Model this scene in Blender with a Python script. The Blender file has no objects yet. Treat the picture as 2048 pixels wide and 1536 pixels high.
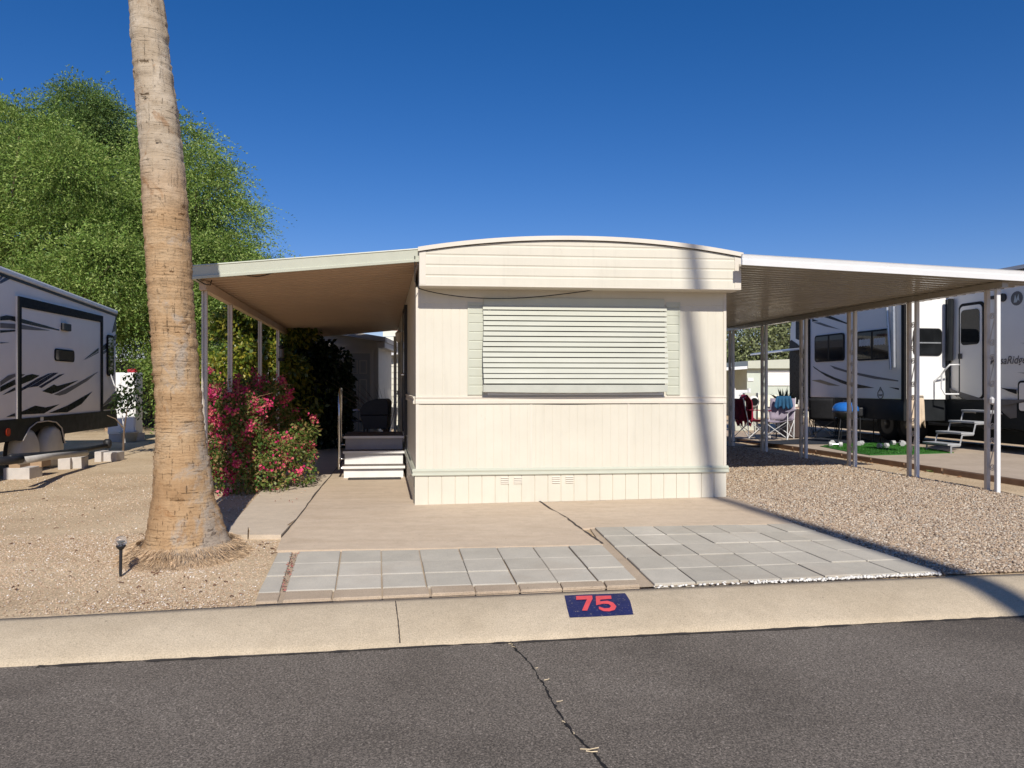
import bpy, bmesh, math, random
import numpy as np
from mathutils import Vector
rng = np.random.default_rng(7)
random.seed(7)
C = bpy.context.scene.collection
R = math.radians
sc = bpy.context.scene

# ---------------------------------------------------------------- camera, sky, sun, exposure
F, CX, HY, EYE = 1500.0, 1024.0, 772.0, 1.6          # focal length in photo pixels, principal column, horizon row, eye height
cam_d = bpy.data.cameras.new('camera')
cam_d.sensor_fit = 'HORIZONTAL'
cam_d.angle = 2 * math.atan(1024 / F)
cam_d.shift_y = (HY - 768) / 2048
cam_d.clip_end = 3000
cam = bpy.data.objects.new('camera', cam_d)
cam.location = (0, 0, EYE)
cam.rotation_euler = (R(90), 0, 0)
C.objects.link(cam)
sc.camera = cam

SUN_EL = R(37.3)
SUN_H = Vector((0.170, -0.985)).normalized()          # horizontal direction towards the sun (behind the camera)
world = bpy.data.worlds.new('World')
sc.world = world
world.use_nodes = True
wn, wl = world.node_tree.nodes, world.node_tree.links
bg = wn['Background']
sky = wn.new('ShaderNodeTexSky')
sky.sky_type = 'NISHITA'
sky.sun_disc = False
sky.sun_elevation = SUN_EL
sky.sun_rotation = math.atan2(SUN_H.x, SUN_H.y)
sky.altitude = 350
sky.air_density = 1.0
sky.dust_density = 0.25
sky.ozone_density = 3.2
hs = wn.new('ShaderNodeHueSaturation')
hs.inputs['Saturation'].default_value = 1.36
hs.inputs['Value'].default_value = 1.0
wl.new(sky.outputs[0], hs.inputs['Color'])
tint = wn.new('ShaderNodeMix'); tint.data_type = 'RGBA'; tint.blend_type = 'MULTIPLY'; tint.inputs[0].default_value = 1.0
tint.inputs[7].default_value = (1.05, 0.885, 1.10, 1.0)
wl.new(hs.outputs[0], tint.inputs[6]); wl.new(tint.outputs[2], bg.inputs['Color'])
bg.inputs['Strength'].default_value = 0.088

sun_d = bpy.data.lights.new('sun', 'SUN')
sun_d.energy = 5.0
sun_d.angle = R(0.53)
sun_d.color = (1.0, 0.945, 0.86)
sun = bpy.data.objects.new('sun', sun_d)
sdir = Vector((SUN_H.x * math.cos(SUN_EL), SUN_H.y * math.cos(SUN_EL), math.sin(SUN_EL)))
sun.rotation_euler = (-sdir).to_track_quat('-Z', 'Y').to_euler()
sun.location = (3, -18, 30)
C.objects.link(sun)
sc.view_settings.view_transform = 'Standard'
sc.view_settings.look = 'None'
sc.view_settings.exposure = 0.0
sc.view_settings.gamma = 1.0
sc.cycles.max_bounces = 8

# ---------------------------------------------------------------- tagging and linking
def tag(o, label=None, cat=None, group=None, kind=None):
    if label: o['label'] = label
    if cat: o['category'] = cat
    if group: o['group'] = group
    if kind: o['kind'] = kind
    return o

def thing(name, label, cat, loc=(0, 0, 0), group=None, rz=0.0):
    o = bpy.data.objects.new(name, None)
    o.empty_display_size = 0.2
    o.location = loc
    o.rotation_euler.z = rz
    C.objects.link(o)
    return tag(o, label, cat, group)

def copy_tree(o, parent=None):
    c = o.copy(); C.objects.link(c)
    if parent is not None: c.parent = parent
    for ch in list(o.children): copy_tree(ch, c)
    return c

def wloc(o):
    v = Vector((0, 0, 0))
    while o is not None:
        v = v + Vector(o.location); o = o.parent
    return v

# ---------------------------------------------------------------- mesh builder
class MB:
    def __init__(s): s.v = []; s.f = []; s.m = []; s.cur = 0
    def add(s, vs, fs):
        k = len(s.v)
        s.v += [tuple(p) for p in vs]
        for f in fs: s.f.append(tuple(i + k for i in f)); s.m.append(s.cur)
        return s
    def obox(s, o, a, b, c):
        o, a, b, c = map(Vector, (o, a, b, c))
        vs = [o, o + a, o + a + b, o + b, o + c, o + a + c, o + a + b + c, o + b + c]
        fs = [(0, 3, 2, 1), (4, 5, 6, 7), (0, 1, 5, 4), (1, 2, 6, 5), (2, 3, 7, 6), (3, 0, 4, 7)]
        if a.cross(b).dot(c) < 0: fs = [f[::-1] for f in fs]
        return s.add(vs, fs)
    def box(s, x0, y0, z0, x1, y1, z1):
        return s.obox((x0, y0, z0), (x1 - x0, 0, 0), (0, y1 - y0, 0), (0, 0, z1 - z0))
    def prism(s, bot, top):
        n = len(bot)
        fs = [tuple(range(n))[::-1], tuple(range(n, 2 * n))] + [(i, (i + 1) % n, n + (i + 1) % n, n + i) for i in range(n)]
        return s.add(list(bot) + list(top), fs)
    def tube(s, pts, r, n=8, cap=True):
        pts = [Vector(p) for p in pts]
        rs = r if isinstance(r, (list, tuple)) else [r] * len(pts)
        rings = []
        prev = None
        for i, p in enumerate(pts):
            t = (pts[min(i + 1, len(pts) - 1)] - pts[max(i - 1, 0)])
            t = t.normalized() if t.length > 1e-9 else Vector((0, 0, 1))
            a = prev if prev is not None else (Vector((0, 0, 1)) if abs(t.z) < .9 else Vector((1, 0, 0)))
            a = (a - t * a.dot(t))
            if a.length < 1e-6: a = t.orthogonal()
            a.normalize(); prev = a
            b = t.cross(a)
            rings.append([p + (a * math.cos(2 * math.pi * k / n) + b * math.sin(2 * math.pi * k / n)) * rs[i] for k in range(n)])
        fs = []
        for i in range(len(rings) - 1):
            for k in range(n):
                fs.append((i * n + k, i * n + (k + 1) % n, (i + 1) * n + (k + 1) % n, (i + 1) * n + k))
        if cap:
            fs.append(tuple(range(n))[::-1]); fs.append(tuple(range((len(rings) - 1) * n, len(rings) * n)))
        return s.add([q for rg in rings for q in rg], fs)
    def lathe(s, prof, c=(0, 0, 0), n=20, axis='z', sx=1.0, sy=1.0):
        vs, fs = [], []
        for (r, z) in prof:
            for k in range(n):
                a = 2 * math.pi * k / n
                x, y = r * math.cos(a) * sx, r * math.sin(a) * sy
                p = (x, y, z) if axis == 'z' else ((z, x, y) if axis == 'x' else (x, z, y))
                vs.append((c[0] + p[0], c[1] + p[1], c[2] + p[2]))
        m = len(prof)
        for i in range(m - 1):
            for k in range(n):
                fs.append((i * n + k, i * n + (k + 1) % n, (i + 1) * n + (k + 1) % n, (i + 1) * n + k))
        fs.append(tuple(range(n))[::-1]); fs.append(tuple(range((m - 1) * n, m * n)))
        return s.add(vs, fs)
    def build(s, name, mats, parent=None, smooth=False, bevel=0.0, loc=None, recalc=True):
        me = bpy.data.meshes.new(name)
        off = wloc(parent) if parent is not None else Vector(loc or (0, 0, 0))
        me.from_pydata([tuple(Vector(p) - off) for p in s.v], [], s.f)
        if recalc:
            bm = bmesh.new(); bm.from_mesh(me)
            bmesh.ops.recalc_face_normals(bm, faces=bm.faces[:])
            bm.to_mesh(me); bm.free()
        mats = mats if isinstance(mats, (list, tuple)) else [mats]
        for m in mats: me.materials.append(m)
        if len(mats) > 1: me.polygons.foreach_set('material_index', s.m)
        if smooth: me.polygons.foreach_set('use_smooth', [True] * len(me.polygons))
        me.update()
        o = bpy.data.objects.new(name, me); C.objects.link(o)
        if parent is not None: o.parent = parent
        elif loc is not None: o.location = loc
        if bevel:
            b = o.modifiers.new('bevel', 'BEVEL'); b.width = bevel; b.segments = 2; b.limit_method = 'ANGLE'; b.angle_limit = R(40)
        return o

def np_obj(name, V, Q, mat, parent=None, loc=None, smooth=False):
    """V (n,3) floats, Q (m,k) ints, all faces with k corners"""
    off = np.array(wloc(parent) if parent is not None else Vector(loc or (0, 0, 0)))
    V = (np.asarray(V) - off).astype(np.float32)
    k = Q.shape[1]
    me = bpy.data.meshes.new(name)
    me.vertices.add(len(V)); me.vertices.foreach_set('co', V.ravel())
    me.loops.add(Q.size); me.loops.foreach_set('vertex_index', Q.astype(np.int32).ravel())
    me.polygons.add(len(Q)); me.polygons.foreach_set('loop_start', np.arange(0, Q.size, k, dtype=np.int32))
    if smooth: me.polygons.foreach_set('use_smooth', np.ones(len(Q), dtype=bool))
    me.update(calc_edges=True); me.validate()
    me.materials.append(mat)
    o = bpy.data.objects.new(name, me); C.objects.link(o)
    if parent is not None: o.parent = parent
    elif loc is not None: o.location = loc
    return o

# ---------------------------------------------------------------- materials
def newmat(name):
    m = bpy.data.materials.new(name); m.use_nodes = True
    return m, m.node_tree.nodes, m.node_tree.links, m.node_tree.nodes['Principled BSDF']

def rgb(c): return (c[0], c[1], c[2], 1.0)

def mixc(n, l, fac, a, b, mode='MIX'):
    x = n.new('ShaderNodeMix'); x.data_type = 'RGBA'; x.blend_type = mode
    for sock, val in ((x.inputs[0], fac), (x.inputs[6], a), (x.inputs[7], b)):
        if hasattr(val, 'is_output'): l.new(val, sock)
        elif isinstance(val, (int, float)): sock.default_value = val
        else: sock.default_value = rgb(val)
    return x.outputs[2]

def noise(n, l, vec, scale, detail=5, rough=.55, dist=0.0):
    t = n.new('ShaderNodeTexNoise'); t.inputs['Scale'].default_value = scale
    t.inputs['Detail'].default_value = detail; t.inputs['Roughness'].default_value = rough
    t.inputs['Distortion'].default_value = dist
    if vec is not None: l.new(vec, t.inputs['Vector'])
    return t.outputs[0]

def ramp(n, l, fac, stops, interp='LINEAR'):
    r = n.new('ShaderNodeValToRGB'); r.color_ramp.interpolation = interp
    e = r.color_ramp.elements
    while len(e) < len(stops): e.new(0.5)
    for i, (p, c) in enumerate(stops):
        e[i].position = p; e[i].color = rgb(c) if not isinstance(c, (int, float)) else (c, c, c, 1)
    l.new(fac, r.inputs[0])
    return r.outputs[0]

def coords(n, l, stretch=(1, 1, 1), kind='Object'):
    t = n.new('ShaderNodeTexCoord'); mp = n.new('ShaderNodeMapping')
    mp.inputs['Scale'].default_value = stretch
    l.new(t.outputs[kind], mp.inputs[0])
    return mp.outputs[0]

def bumpn(n, l, bsdf, h, strength, dist=0.01, prev=None):
    b = n.new('ShaderNodeBump'); b.inputs['Strength'].default_value = strength; b.inputs['Distance'].default_value = dist
    l.new(h, b.inputs['Height'])
    if prev is not None: l.new(prev, b.inputs['Normal'])
    l.new(b.outputs[0], bsdf.inputs['Normal'])
    return b.outputs[0]

def M(name, col, rough=.55, var=.08, scale=5., bump=0., bscale=60., metal=0., spec=.4, col2=None, mixscale=1.2,
      mixlo=.5, mixhi=.7, stretch=(1, 1, 1), isl=0., coat=0.):
    m, n, l, b = newmat(name)
    v = coords(n, l, stretch)
    f = noise(n, l, v, scale, 6, .6)
    lo = tuple(x * (1 - var) for x in col); hi = tuple(min(1, x * (1 + var)) for x in col)
    c = ramp(n, l, f, [(.3, lo), (.7, hi)])
    if col2 is not None:
        g = ramp(n, l, noise(n, l, v, mixscale, 7, .65, .3), [(mixlo, 0.), (mixhi, 1.)])
        c = mixc(n, l, g, c, col2)
    if isl:
        ge = n.new('ShaderNodeNewGeometry')
        k = ramp(n, l, ge.outputs['Random Per Island'], [(0., 1 - isl), (1., 1 + isl)])
        c = mixc(n, l, 1.0, c, k, 'MULTIPLY')
    l.new(c, b.inputs['Base Color'])
    rr = ramp(n, l, noise(n, l, v, scale * 2.3, 4), [(.3, max(0, rough - .08)), (.7, min(1, rough + .08))])
    l.new(rr, b.inputs['Roughness'])
    b.inputs['Metallic'].default_value = metal
    b.inputs['Specular IOR Level'].default_value = spec
    if coat: b.inputs['Coat Weight'].default_value = coat; b.inputs['Coat Roughness'].default_value = .15
    if bump: bumpn(n, l, b, noise(n, l, v, bscale, 5, .6), bump, .01)
    return m

def leafmat(name, cols, trans=.3, rough=.5, spec=.3):
    m, n, l, b = newmat(name)
    ge = n.new('ShaderNodeNewGeometry')
    k = len(cols)
    c = ramp(n, l, ge.outputs['Random Per Island'], [(i / (k - 1), cc) for i, cc in enumerate(cols)])
    v = coords(n, l)
    g = ramp(n, l, noise(n, l, v, .9, 4), [(.35, .75), (.65, 1.2)])
    c = mixc(n, l, 1.0, c, g, 'MULTIPLY')
    l.new(c, b.inputs['Base Color'])
    b.inputs['Roughness'].default_value = rough
    b.inputs['Specular IOR Level'].default_value = spec
    t = n.new('ShaderNodeBsdfTranslucent'); l.new(c, t.inputs['Color'])
    mx = n.new('ShaderNodeMixShader'); mx.inputs[0].default_value = trans
    l.new(b.outputs[0], mx.inputs[1]); l.new(t.outputs[0], mx.inputs[2])
    l.new(mx.outputs[0], n['Material Output'].inputs['Surface'])
    return m

def glassmat(name, col=(.01, .012, .014), rough=.06):
    m, n, l, b = newmat(name)
    v = coords(n, l)
    c = ramp(n, l, noise(n, l, v, 3.0, 3), [(.35, col), (.7, tuple(x * 1.8 for x in col))])
    l.new(c, b.inputs['Base Color'])
    b.inputs['Roughness'].default_value = rough
    b.inputs['Specular IOR Level'].default_value = .28
    return m

# ---------------------------------------------------------------- terrain: kerb frame and lot heights
KA = np.array([-2.905, 4.255]); KD = np.array([.9891, .1472]); KN = np.array([-.1472, .9891])
KW = .52
S_K = [-60, 2.4, 6.2, 8.6, 9.6, 60]; H_K = [.05, .05, .095, .15, .165, .165]
def st(x, y):
    dx, dy = x - KA[0], y - KA[1]
    return dx * KD[0] + dy * KD[1], dx * KN[0] + dy * KN[1]
def gz(x, y):
    s, t = st(x, y)
    return .135 + np.interp(s, S_K, H_K) * np.clip((t - KW) / 3.2, 0, 1)
def kxy(s, t): return KA[0] + KD[0] * s + KN[0] * t, KA[1] + KD[1] * s + KN[1] * t
def G(px, py, off=0.0):
    """the lot's ground point seen at a photo pixel"""
    m, q = (px - CX) / F, (py - HY) / F
    Y = 1.4 / q
    for _ in range(12): Y = (EYE - gz(m * Y, Y) - off) / q
    return (m * Y, Y)
def at(px, py, Y): return ((px - CX) / F * Y, Y, EYE - (py - HY) / F * Y)

def sheet(name, poly, off, mat, thick=0.0, step=.3, kind='structure', parent=None, build=True, zf=gz):
    """a polygon laid on the lot, following its height; thick > 0 gives it an edge"""
    bm = bmesh.new()
    vs = [bm.verts.new((p[0], p[1], 0)) for p in poly]
    bm.faces.new(vs)
    xs = [p[0] for p in poly]; ys = [p[1] for p in poly]
    for ax, lo, hi in ((0, min(xs), max(xs)), (1, min(ys), max(ys))):
        x = math.floor(lo / step) * step + step
        while x < hi:
            co = [0, 0, 0]; no = [0, 0, 0]; co[ax] = x; no[ax] = 1
            bmesh.ops.bisect_plane(bm, geom=bm.verts[:] + bm.edges[:] + bm.faces[:], plane_co=co, plane_no=no)
            x += step
    if thick:
        r = bmesh.ops.extrude_face_region(bm, geom=bm.faces[:])
        low = {v for v in r['geom'] if isinstance(v, bmesh.types.BMVert)}
    else: low = set()
    for v in bm.verts:
        v.co.z = zf(v.co.x, v.co.y) + off - (thick if v in low else 0)
    bmesh.ops.recalc_face_normals(bm, faces=bm.faces[:])
    if not thick:
        for f in bm.faces:
            if f.normal.z < 0: f.normal_flip()
    me = bpy.data.meshes.new(name); bm.to_mesh(me); bm.free()
    me.materials.append(mat)
    o = bpy.data.objects.new(name, me); C.objects.link(o)
    if kind: o['kind'] = kind
    return o

class Plane:
    """a vertical plane: c runs along it, off out of it, z up; px/py read photo pixels on it"""
    def __init__(s, o, d, flip=1):
        s.o = Vector(o).to_2d() if len(o) == 3 else Vector(o)
        s.d = Vector(d).normalized(); s.n = Vector((s.d.y, -s.d.x)) * flip
    def c(s, px, off=0.):
        m = (px - CX) / F; o = s.o + s.n * off
        return (m * o.y - o.x) / (s.d.x - m * s.d.y)
    def cz(s, px, py, off=0.):
        c = s.c(px, off); Y = (s.o + s.n * off).y + s.d.y * c
        return c, EYE - (py - HY) / F * Y
    def pt(s, c, off, z):
        p = s.o + s.d * c + s.n * off
        return Vector((p.x, p.y, z))
    def plate(s, mb, poly, o0, o1):
        return mb.prism([s.pt(c, o0, z) for c, z in poly], [s.pt(c, o1, z) for c, z in poly])
    def box(s, mb, c0, c1, o0, o1, z0, z1):
        return s.plate(mb, [(c0, z0), (c1, z0), (c1, z1), (c0, z1)], o0, o1)
    def pix(s, pts, off=0.): return [s.cz(x, y, off) for x, y in pts]

def rrect(c0, z0, c1, z1, r, seg=5):
    if c0 > c1: c0, c1 = c1, c0
    if z0 > z1: z0, z1 = z1, z0
    out = []
    for cx, cz, a0 in ((c1 - r, z1 - r, 0), (c0 + r, z1 - r, 90), (c0 + r, z0 + r, 180), (c1 - r, z0 + r, 270)):
        for k in range(seg + 1):
            a = R(a0 + 90 * k / seg); out.append((cx + r * math.cos(a), cz + r * math.sin(a)))
    return out
def frame(pl, mb, outer, inner, o0, o1):
    n = len(outer)
    for i in range(n):
        j = (i + 1) % n
        q = [outer[i], outer[j], inner[j], inner[i]]
        pl.plate(mb, q, o0, o1)

# ---------------------------------------------------------------- foliage
def unit(v): return v / np.maximum(np.linalg.norm(v, axis=-1, keepdims=True), 1e-9)
def leaf_quads(P, T, L, W):
    """diamond leaves at P along T (n,3), lengths L, widths W"""
    n = len(P)
    S = unit(np.cross(T, rng.normal(size=(n, 3)))); N = np.cross(S, T)
    L = np.broadcast_to(L, (n,))[:, None]; W = np.broadcast_to(W, (n,))[:, None]
    mid = P + T * L * .5
    V = np.stack([P, mid + S * W + N * W * .25, P + T * L, mid - S * W + N * W * .25], 1).reshape(-1, 3)
    return V, np.arange(4 * n).reshape(n, 4)
def lobe_points(lobes, n, shell=.55):
    lobes = np.array(lobes, float)          # x y z rx ry rz
    w = lobes[:, 3] * lobes[:, 5]; w /= w.sum()
    i = rng.choice(len(lobes), n, p=w)
    D = unit(rng.normal(size=(n, 3)))
    r = shell + (1 - shell) * rng.random(n) ** .7
    return lobes[i, :3] + D * lobes[i, 3:6] * r[:, None], D
def sprays(P, D, K, Ls, droop, L, W, spread=.8):
    n = len(P)
    d = unit(D * .8 + rng.normal(size=(n, 3)) * .55)
    s = np.linspace(.1, 1, K)[None, :, None]
    ln = (Ls * (.6 + .8 * rng.random(n)))[:, None, None]
    Q = P[:, None, :] + d[:, None, :] * s * ln + np.array([0, 0, -1.]) * droop * (s ** 2) * ln
    T = unit(d[:, None, :] + rng.normal(size=(n, K, 3)) * spread + np.array([0, 0, -.3]))
    Q = Q.reshape(-1, 3); T = T.reshape(-1, 3)
    m = len(Q)
    return leaf_quads(Q, T, L * (.6 + .8 * rng.random(m)), W * (.7 + .6 * rng.random(m)))

def stones(poly_pts, size, mat, name, label=None, loc=None, zf=gz, flat=.6, sink=.3):
    """low stones scattered at the given xy points, one object"""
    t = (1 + 5 ** .5) / 2
    B = unit(np.array([(-1, t, 0), (1, t, 0), (-1, -t, 0), (1, -t, 0), (0, -1, t), (0, 1, t), (0, -1, -t), (0, 1, -t), (t, 0, -1), (t, 0, 1), (-t, 0, -1), (-t, 0, 1)], float))
    Fc = np.array([(0, 11, 5), (0, 5, 1), (0, 1, 7), (0, 7, 10), (0, 10, 11), (1, 5, 9), (5, 11, 4), (11, 10, 2), (10, 7, 6), (7, 1, 8), (3, 9, 4), (3, 4, 2), (3, 2, 6), (3, 6, 8), (3, 8, 9), (4, 9, 5), (2, 4, 11), (6, 2, 10), (8, 6, 7), (9, 8, 1)])
    P = np.asarray(poly_pts); n = len(P)
    sz = size if not np.isscalar(size) else np.full(n, size)
    rad = sz[:, None, None] * np.stack([.8 + .5 * rng.random(n), .7 + .4 * rng.random(n), flat * (.7 + .5 * rng.random(n))], 1)[:, None, :]
    V = B[None] * (1 + .22 * rng.normal(size=(n, 12, 1)).clip(-1.3, 1.3)) * rad
    a = rng.random(n) * 6.283; ca, sa = np.cos(a)[:, None], np.sin(a)[:, None]
    tl = rng.normal(size=(n, 1)) * .35
    X, Y, Z = V[..., 0], V[..., 1], V[..., 2]
    Z, X = Z * np.cos(tl) + X * np.sin(tl), X * np.cos(tl) - Z * np.sin(tl)
    X, Y = X * ca - Y * sa, X * sa + Y * ca
    zz = zf(P[:, 0], P[:, 1])
    V = np.stack([X + P[:, 0, None], Y + P[:, 1, None], Z + (zz + sz * flat * (1 - sink))[:, None]], -1).reshape(-1, 3)
    Q = (Fc[None] + 12 * np.arange(n)[:, None, None]).reshape(-1, 3)
    return np_obj(name, V, Q, mat, loc=loc, smooth=True)
def in_poly(P, poly):
    x, y = P[:, 0], P[:, 1]; ins = np.zeros(len(P), bool); n = len(poly)
    for i in range(n):
        x0, y0 = poly[i]; x1, y1 = poly[(i + 1) % n]
        c = ((y0 > y) != (y1 > y)) & (x < (x1 - x0) * (y - y0) / ((y1 - y0) if y1 != y0 else 1e-9) + x0)
        ins ^= c
    return ins
# ---------------------------------------------------------------- shared materials
def siding_mat():
    m, n, l, b = newmat('cream painted siding')
    v = coords(n, l); vs = coords(n, l, (9, 9, .55))
    c = ramp(n, l, noise(n, l, v, 1.3, 6, .6), [(.3, (.585, .545, .445)), (.7, (.645, .606, .50))])
    c = mixc(n, l, .8, c, ramp(n, l, noise(n, l, vs, 1.4, 6, .65), [(.28, .92), (.45, 1.), (.8, 1.02)]), 'MULTIPLY')
    c = mixc(n, l, ramp(n, l, noise(n, l, v, 7, 7, .7, .4), [(.64, 0.), (.72, .30)]), c, (.50, .43, .33))
    c = mixc(n, l, ramp(n, l, noise(n, l, v, 26, 3, .6), [(.76, 0.), (.79, .35)]), c, (.42, .33, .25))
    l.new(c, b.inputs['Base Color']); b.inputs['Roughness'].default_value = .5; b.inputs['Specular IOR Level'].default_value = .35
    p = bumpn(n, l, b, noise(n, l, v, 1.7, 3, .5), .35, .03)
    bumpn(n, l, b, noise(n, l, coords(n, l, (5, 5, .4)), 1.2, 3, .5), .25, .02, p)
    return m
m_cream = siding_mat()
m_cream_trim = M('cream painted trim', (.645, .59, .495), .45, .04, 3, .04, 30)
m_green = M('pale green painted metal', (.49, .50, .405), .42, .04, 4, .04, 30)
m_green_dull = M('weathered green metal', (.50, .51, .44), .5, .08, 4, .04, 30)
m_roofwhite = M('white coated roof metal', (.66, .64, .59), .4, .05, 2.5, .03, 30)
m_awning = M('beige enamelled awning pan', (.54, .39, .265), .45, .05, 2, .03, 20)
m_carport = M('tan enamelled carport pan', (.36, .32, .25), .22, .05, 2, .0, 20, spec=.7)
m_whitemetal = M('white enamelled metal', (.70, .70, .69), .35, .04, 4, .02, 30)
m_greymetal = M('grey painted steel pole', (.62, .55, .46), .4, .07, 6, .03, 40)
m_bmetal = M('black metal', (.02, .02, .022), .45, .15, 8, .03, 40)
m_black = M('black plastic', (.018, .018, .02), .5, .15, 6, .03, 40)
m_rubber = M('black rubber', (.03, .03, .03), .75, .15, 6, .08, 40)
m_chrome = M('chromed tube', (.7, .7, .7), .2, .04, 5, metal=1.)
m_darkgap = M('shadowed grime', (.05, .045, .04), .9, .2, 8)  # near-black stands in for shade in gaps; also colours the pot soil
m_cable = M('black cable sheath', (.012, .012, .012), .6, .1, 5)
m_wood = M('weathered wood', (.34, .23, .14), .75, .15, 6, .15, 30, stretch=(1, 1, 6))
m_block = M('grey cinder block', (.52, .48, .44), .9, .1, 9, .35, 80, col2=(.44, .40, .36))
m_wall_dark = M('dark brown stair tread', (.10, .075, .06), .6, .2, 6)
m_brick = M('red brown brick', (.30, .14, .09), .85, .2, 12, .3, 40)

# ---------------------------------------------------------------- ground, road, kerb
def sand_mat():
    m, n, l, b = newmat('sandy decomposed granite')
    v = coords(n, l)
    c = ramp(n, l, noise(n, l, v, 1.1, 8, .62), [(.3, (.46, .34, .215)), (.55, (.56, .43, .28)), (.75, (.63, .50, .34))])
    c2 = ramp(n, l, noise(n, l, v, 55, 5, .75), [(.28, .45), (.5, 1.0), (.72, 1.5)])
    c = mixc(n, l, .85, c, c2, 'MULTIPLY')
    vo = n.new('ShaderNodeTexVoronoi'); vo.inputs['Scale'].default_value = 70; l.new(v, vo.inputs['Vector'])
    sp = ramp(n, l, vo.outputs['Color'], [(.0, .62), (.45, 1.), (.97, 1.12), (1., 1.6)])
    c = mixc(n, l, .7, c, sp, 'MULTIPLY')
    l.new(c, b.inputs['Base Color']); b.inputs['Roughness'].default_value = .95; b.inputs['Specular IOR Level'].default_value = .15
    p = bumpn(n, l, b, noise(n, l, v, 90, 6, .7), .6, .012)
    bumpn(n, l, b, noise(n, l, v, 4, 4, .6), .25, .05, p)
    return m
m_sand = sand_mat()
def gravelbed_mat():
    m, n, l, b = newmat('pebble bed')
    v = coords(n, l)
    vo = n.new('ShaderNodeTexVoronoi'); vo.inputs['Scale'].default_value = 32; l.new(v, vo.inputs['Vector'])
    c = ramp(n, l, vo.outputs['Color'], [(0, (.14, .095, .06)), (.35, (.26, .19, .13)), (.6, (.31, .245, .18)), (.85, (.42, .34, .26)), (1, (.22, .175, .14))])
    d = ramp(n, l, vo.outputs['Distance'], [(0, 1.), (.5, .9), (.9, .3)])
    c = mixc(n, l, 1., c, d, 'MULTIPLY')
    l.new(c, b.inputs['Base Color']); b.inputs['Roughness'].default_value = .85
    iv = ramp(n, l, vo.outputs['Distance'], [(0, 1.), (.8, 0.)])
    bumpn(n, l, b, iv, .9, .02)
    return m
m_gbed = gravelbed_mat()
def pebble_mat(name, stops):
    m, n, l, b = newmat(name)
    ge = n.new('ShaderNodeNewGeometry')
    c = ramp(n, l, ge.outputs['Random Per Island'], stops)
    v = coords(n, l)
    c = mixc(n, l, .6, c, ramp(n, l, noise(n, l, v, 90, 4), [(.3, .7), (.7, 1.25)]), 'MULTIPLY')
    l.new(c, b.inputs['Base Color']); b.inputs['Roughness'].default_value = .8; b.inputs['Specular IOR Level'].default_value = .25
    return m
m_pebble = pebble_mat('mixed river pebbles', [(0, (.17, .12, .085)), (.2, (.36, .265, .185)), (.42, (.48, .37, .255)), (.6, (.42, .30, .205)), (.75, (.36, .32, .27)), (.9, (.56, .465, .35)), (1, (.66, .58, .47))])
m_grit = pebble_mat('granite grit', [(0, (.32, .21, .135)), (.4, (.52, .38, .26)), (.75, (.62, .49, .35)), (.93, (.56, .49, .42)), (1, (.85, .80, .72))])
def asphalt_mat():
    m, n, l, b = newmat('worn asphalt')
    v = coords(n, l)
    c = ramp(n, l, noise(n, l, v, .7, 7, .6, .4), [(.32, (.108, .091, .074)), (.5, (.154, .131, .107)), (.7, (.186, .160, .132))])
    g = ramp(n, l, noise(n, l, v, 130, 3, .8), [(.3, .55), (.5, 1.), (.7, 1.5)])
    c = mixc(n, l, 1., c, ramp(n, l, noise(n, l, v, 82, 2, .7), [(.36, .62), (.5, 1.0), (.64, 1.35)]), 'MULTIPLY')
    c = mixc(n, l, 1., c, g, 'MULTIPLY')
    v2 = n.new('ShaderNodeTexVoronoi'); v2.inputs['Scale'].default_value = 150; l.new(v, v2.inputs['Vector'])
    c = mixc(n, l, 1., c, ramp(n, l, v2.outputs['Color'], [(0., .40), (.35, .75), (.6, 1.05), (.85, 1.35), (1., 2.3)]), 'MULTIPLY')
    vo = n.new('ShaderNodeTexVoronoi'); vo.inputs['Scale'].default_value = 62; l.new(v, vo.inputs['Vector'])
    sp = ramp(n, l, vo.outputs['Color'], [(0., (0, 0, 0)), (.86, (0, 0, 0)), (.93, (.09, .075, .06)), (1., (.24, .21, .18))])
    near = ramp(n, l, vo.outputs['Distance'], [(.2, 1.), (.5, 0.)])
    sp = mixc(n, l, 1., sp, near, 'MULTIPLY')
    c = mixc(n, l, 1., c, sp, 'ADD')
    l.new(c, b.inputs['Base Color']); b.inputs['Roughness'].default_value = .85; b.inputs['Specular IOR Level'].default_value = .3
    bumpn(n, l, b, noise(n, l, v, 170, 3, .75), .25, .006)
    return m
m_asphalt = asphalt_mat()
def concrete_mat(name, a, bcol, cspeck=.5, pit=.3, streak=(1, 1, 1)):
    m, n, l, b = newmat(name)
    v = coords(n, l); vs = coords(n, l, streak)
    c = ramp(n, l, noise(n, l, vs, 1.6, 8, .62, .3), [(.3, a), (.7, bcol)])
    c = mixc(n, l, cspeck, c, ramp(n, l, noise(n, l, v, 120, 4, .7), [(.28, .55), (.5, 1.), (.75, 1.3)]), 'MULTIPLY')
    c = mixc(n, l, .5, c, ramp(n, l, noise(n, l, v, 9, 5, .7), [(.3, .85), (.7, 1.12)]), 'MULTIPLY')
    c = mixc(n, l, .6, c, ramp(n, l, noise(n, l, v, 38, 3, .6, .5), [(.27, .45), (.34, 1.), (.8, 1.)]), 'MULTIPLY')
    c = mixc(n, l, ramp(n, l, noise(n, l, v, 2.3, 7, .7, .6), [(.58, 0.), (.74, .4)]), c, tuple(x * .68 for x in a))
    l.new(c, b.inputs['Base Color']); b.inputs['Roughness'].default_value = .88; b.inputs['Specular IOR Level'].default_value = .25
    bumpn(n, l, b, noise(n, l, v, 100, 5, .7), pit, .008)
    return m
m_kerb = concrete_mat('tan kerb concrete', (.465, .378, .262), (.55, .455, .325), .8, .55)
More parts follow.
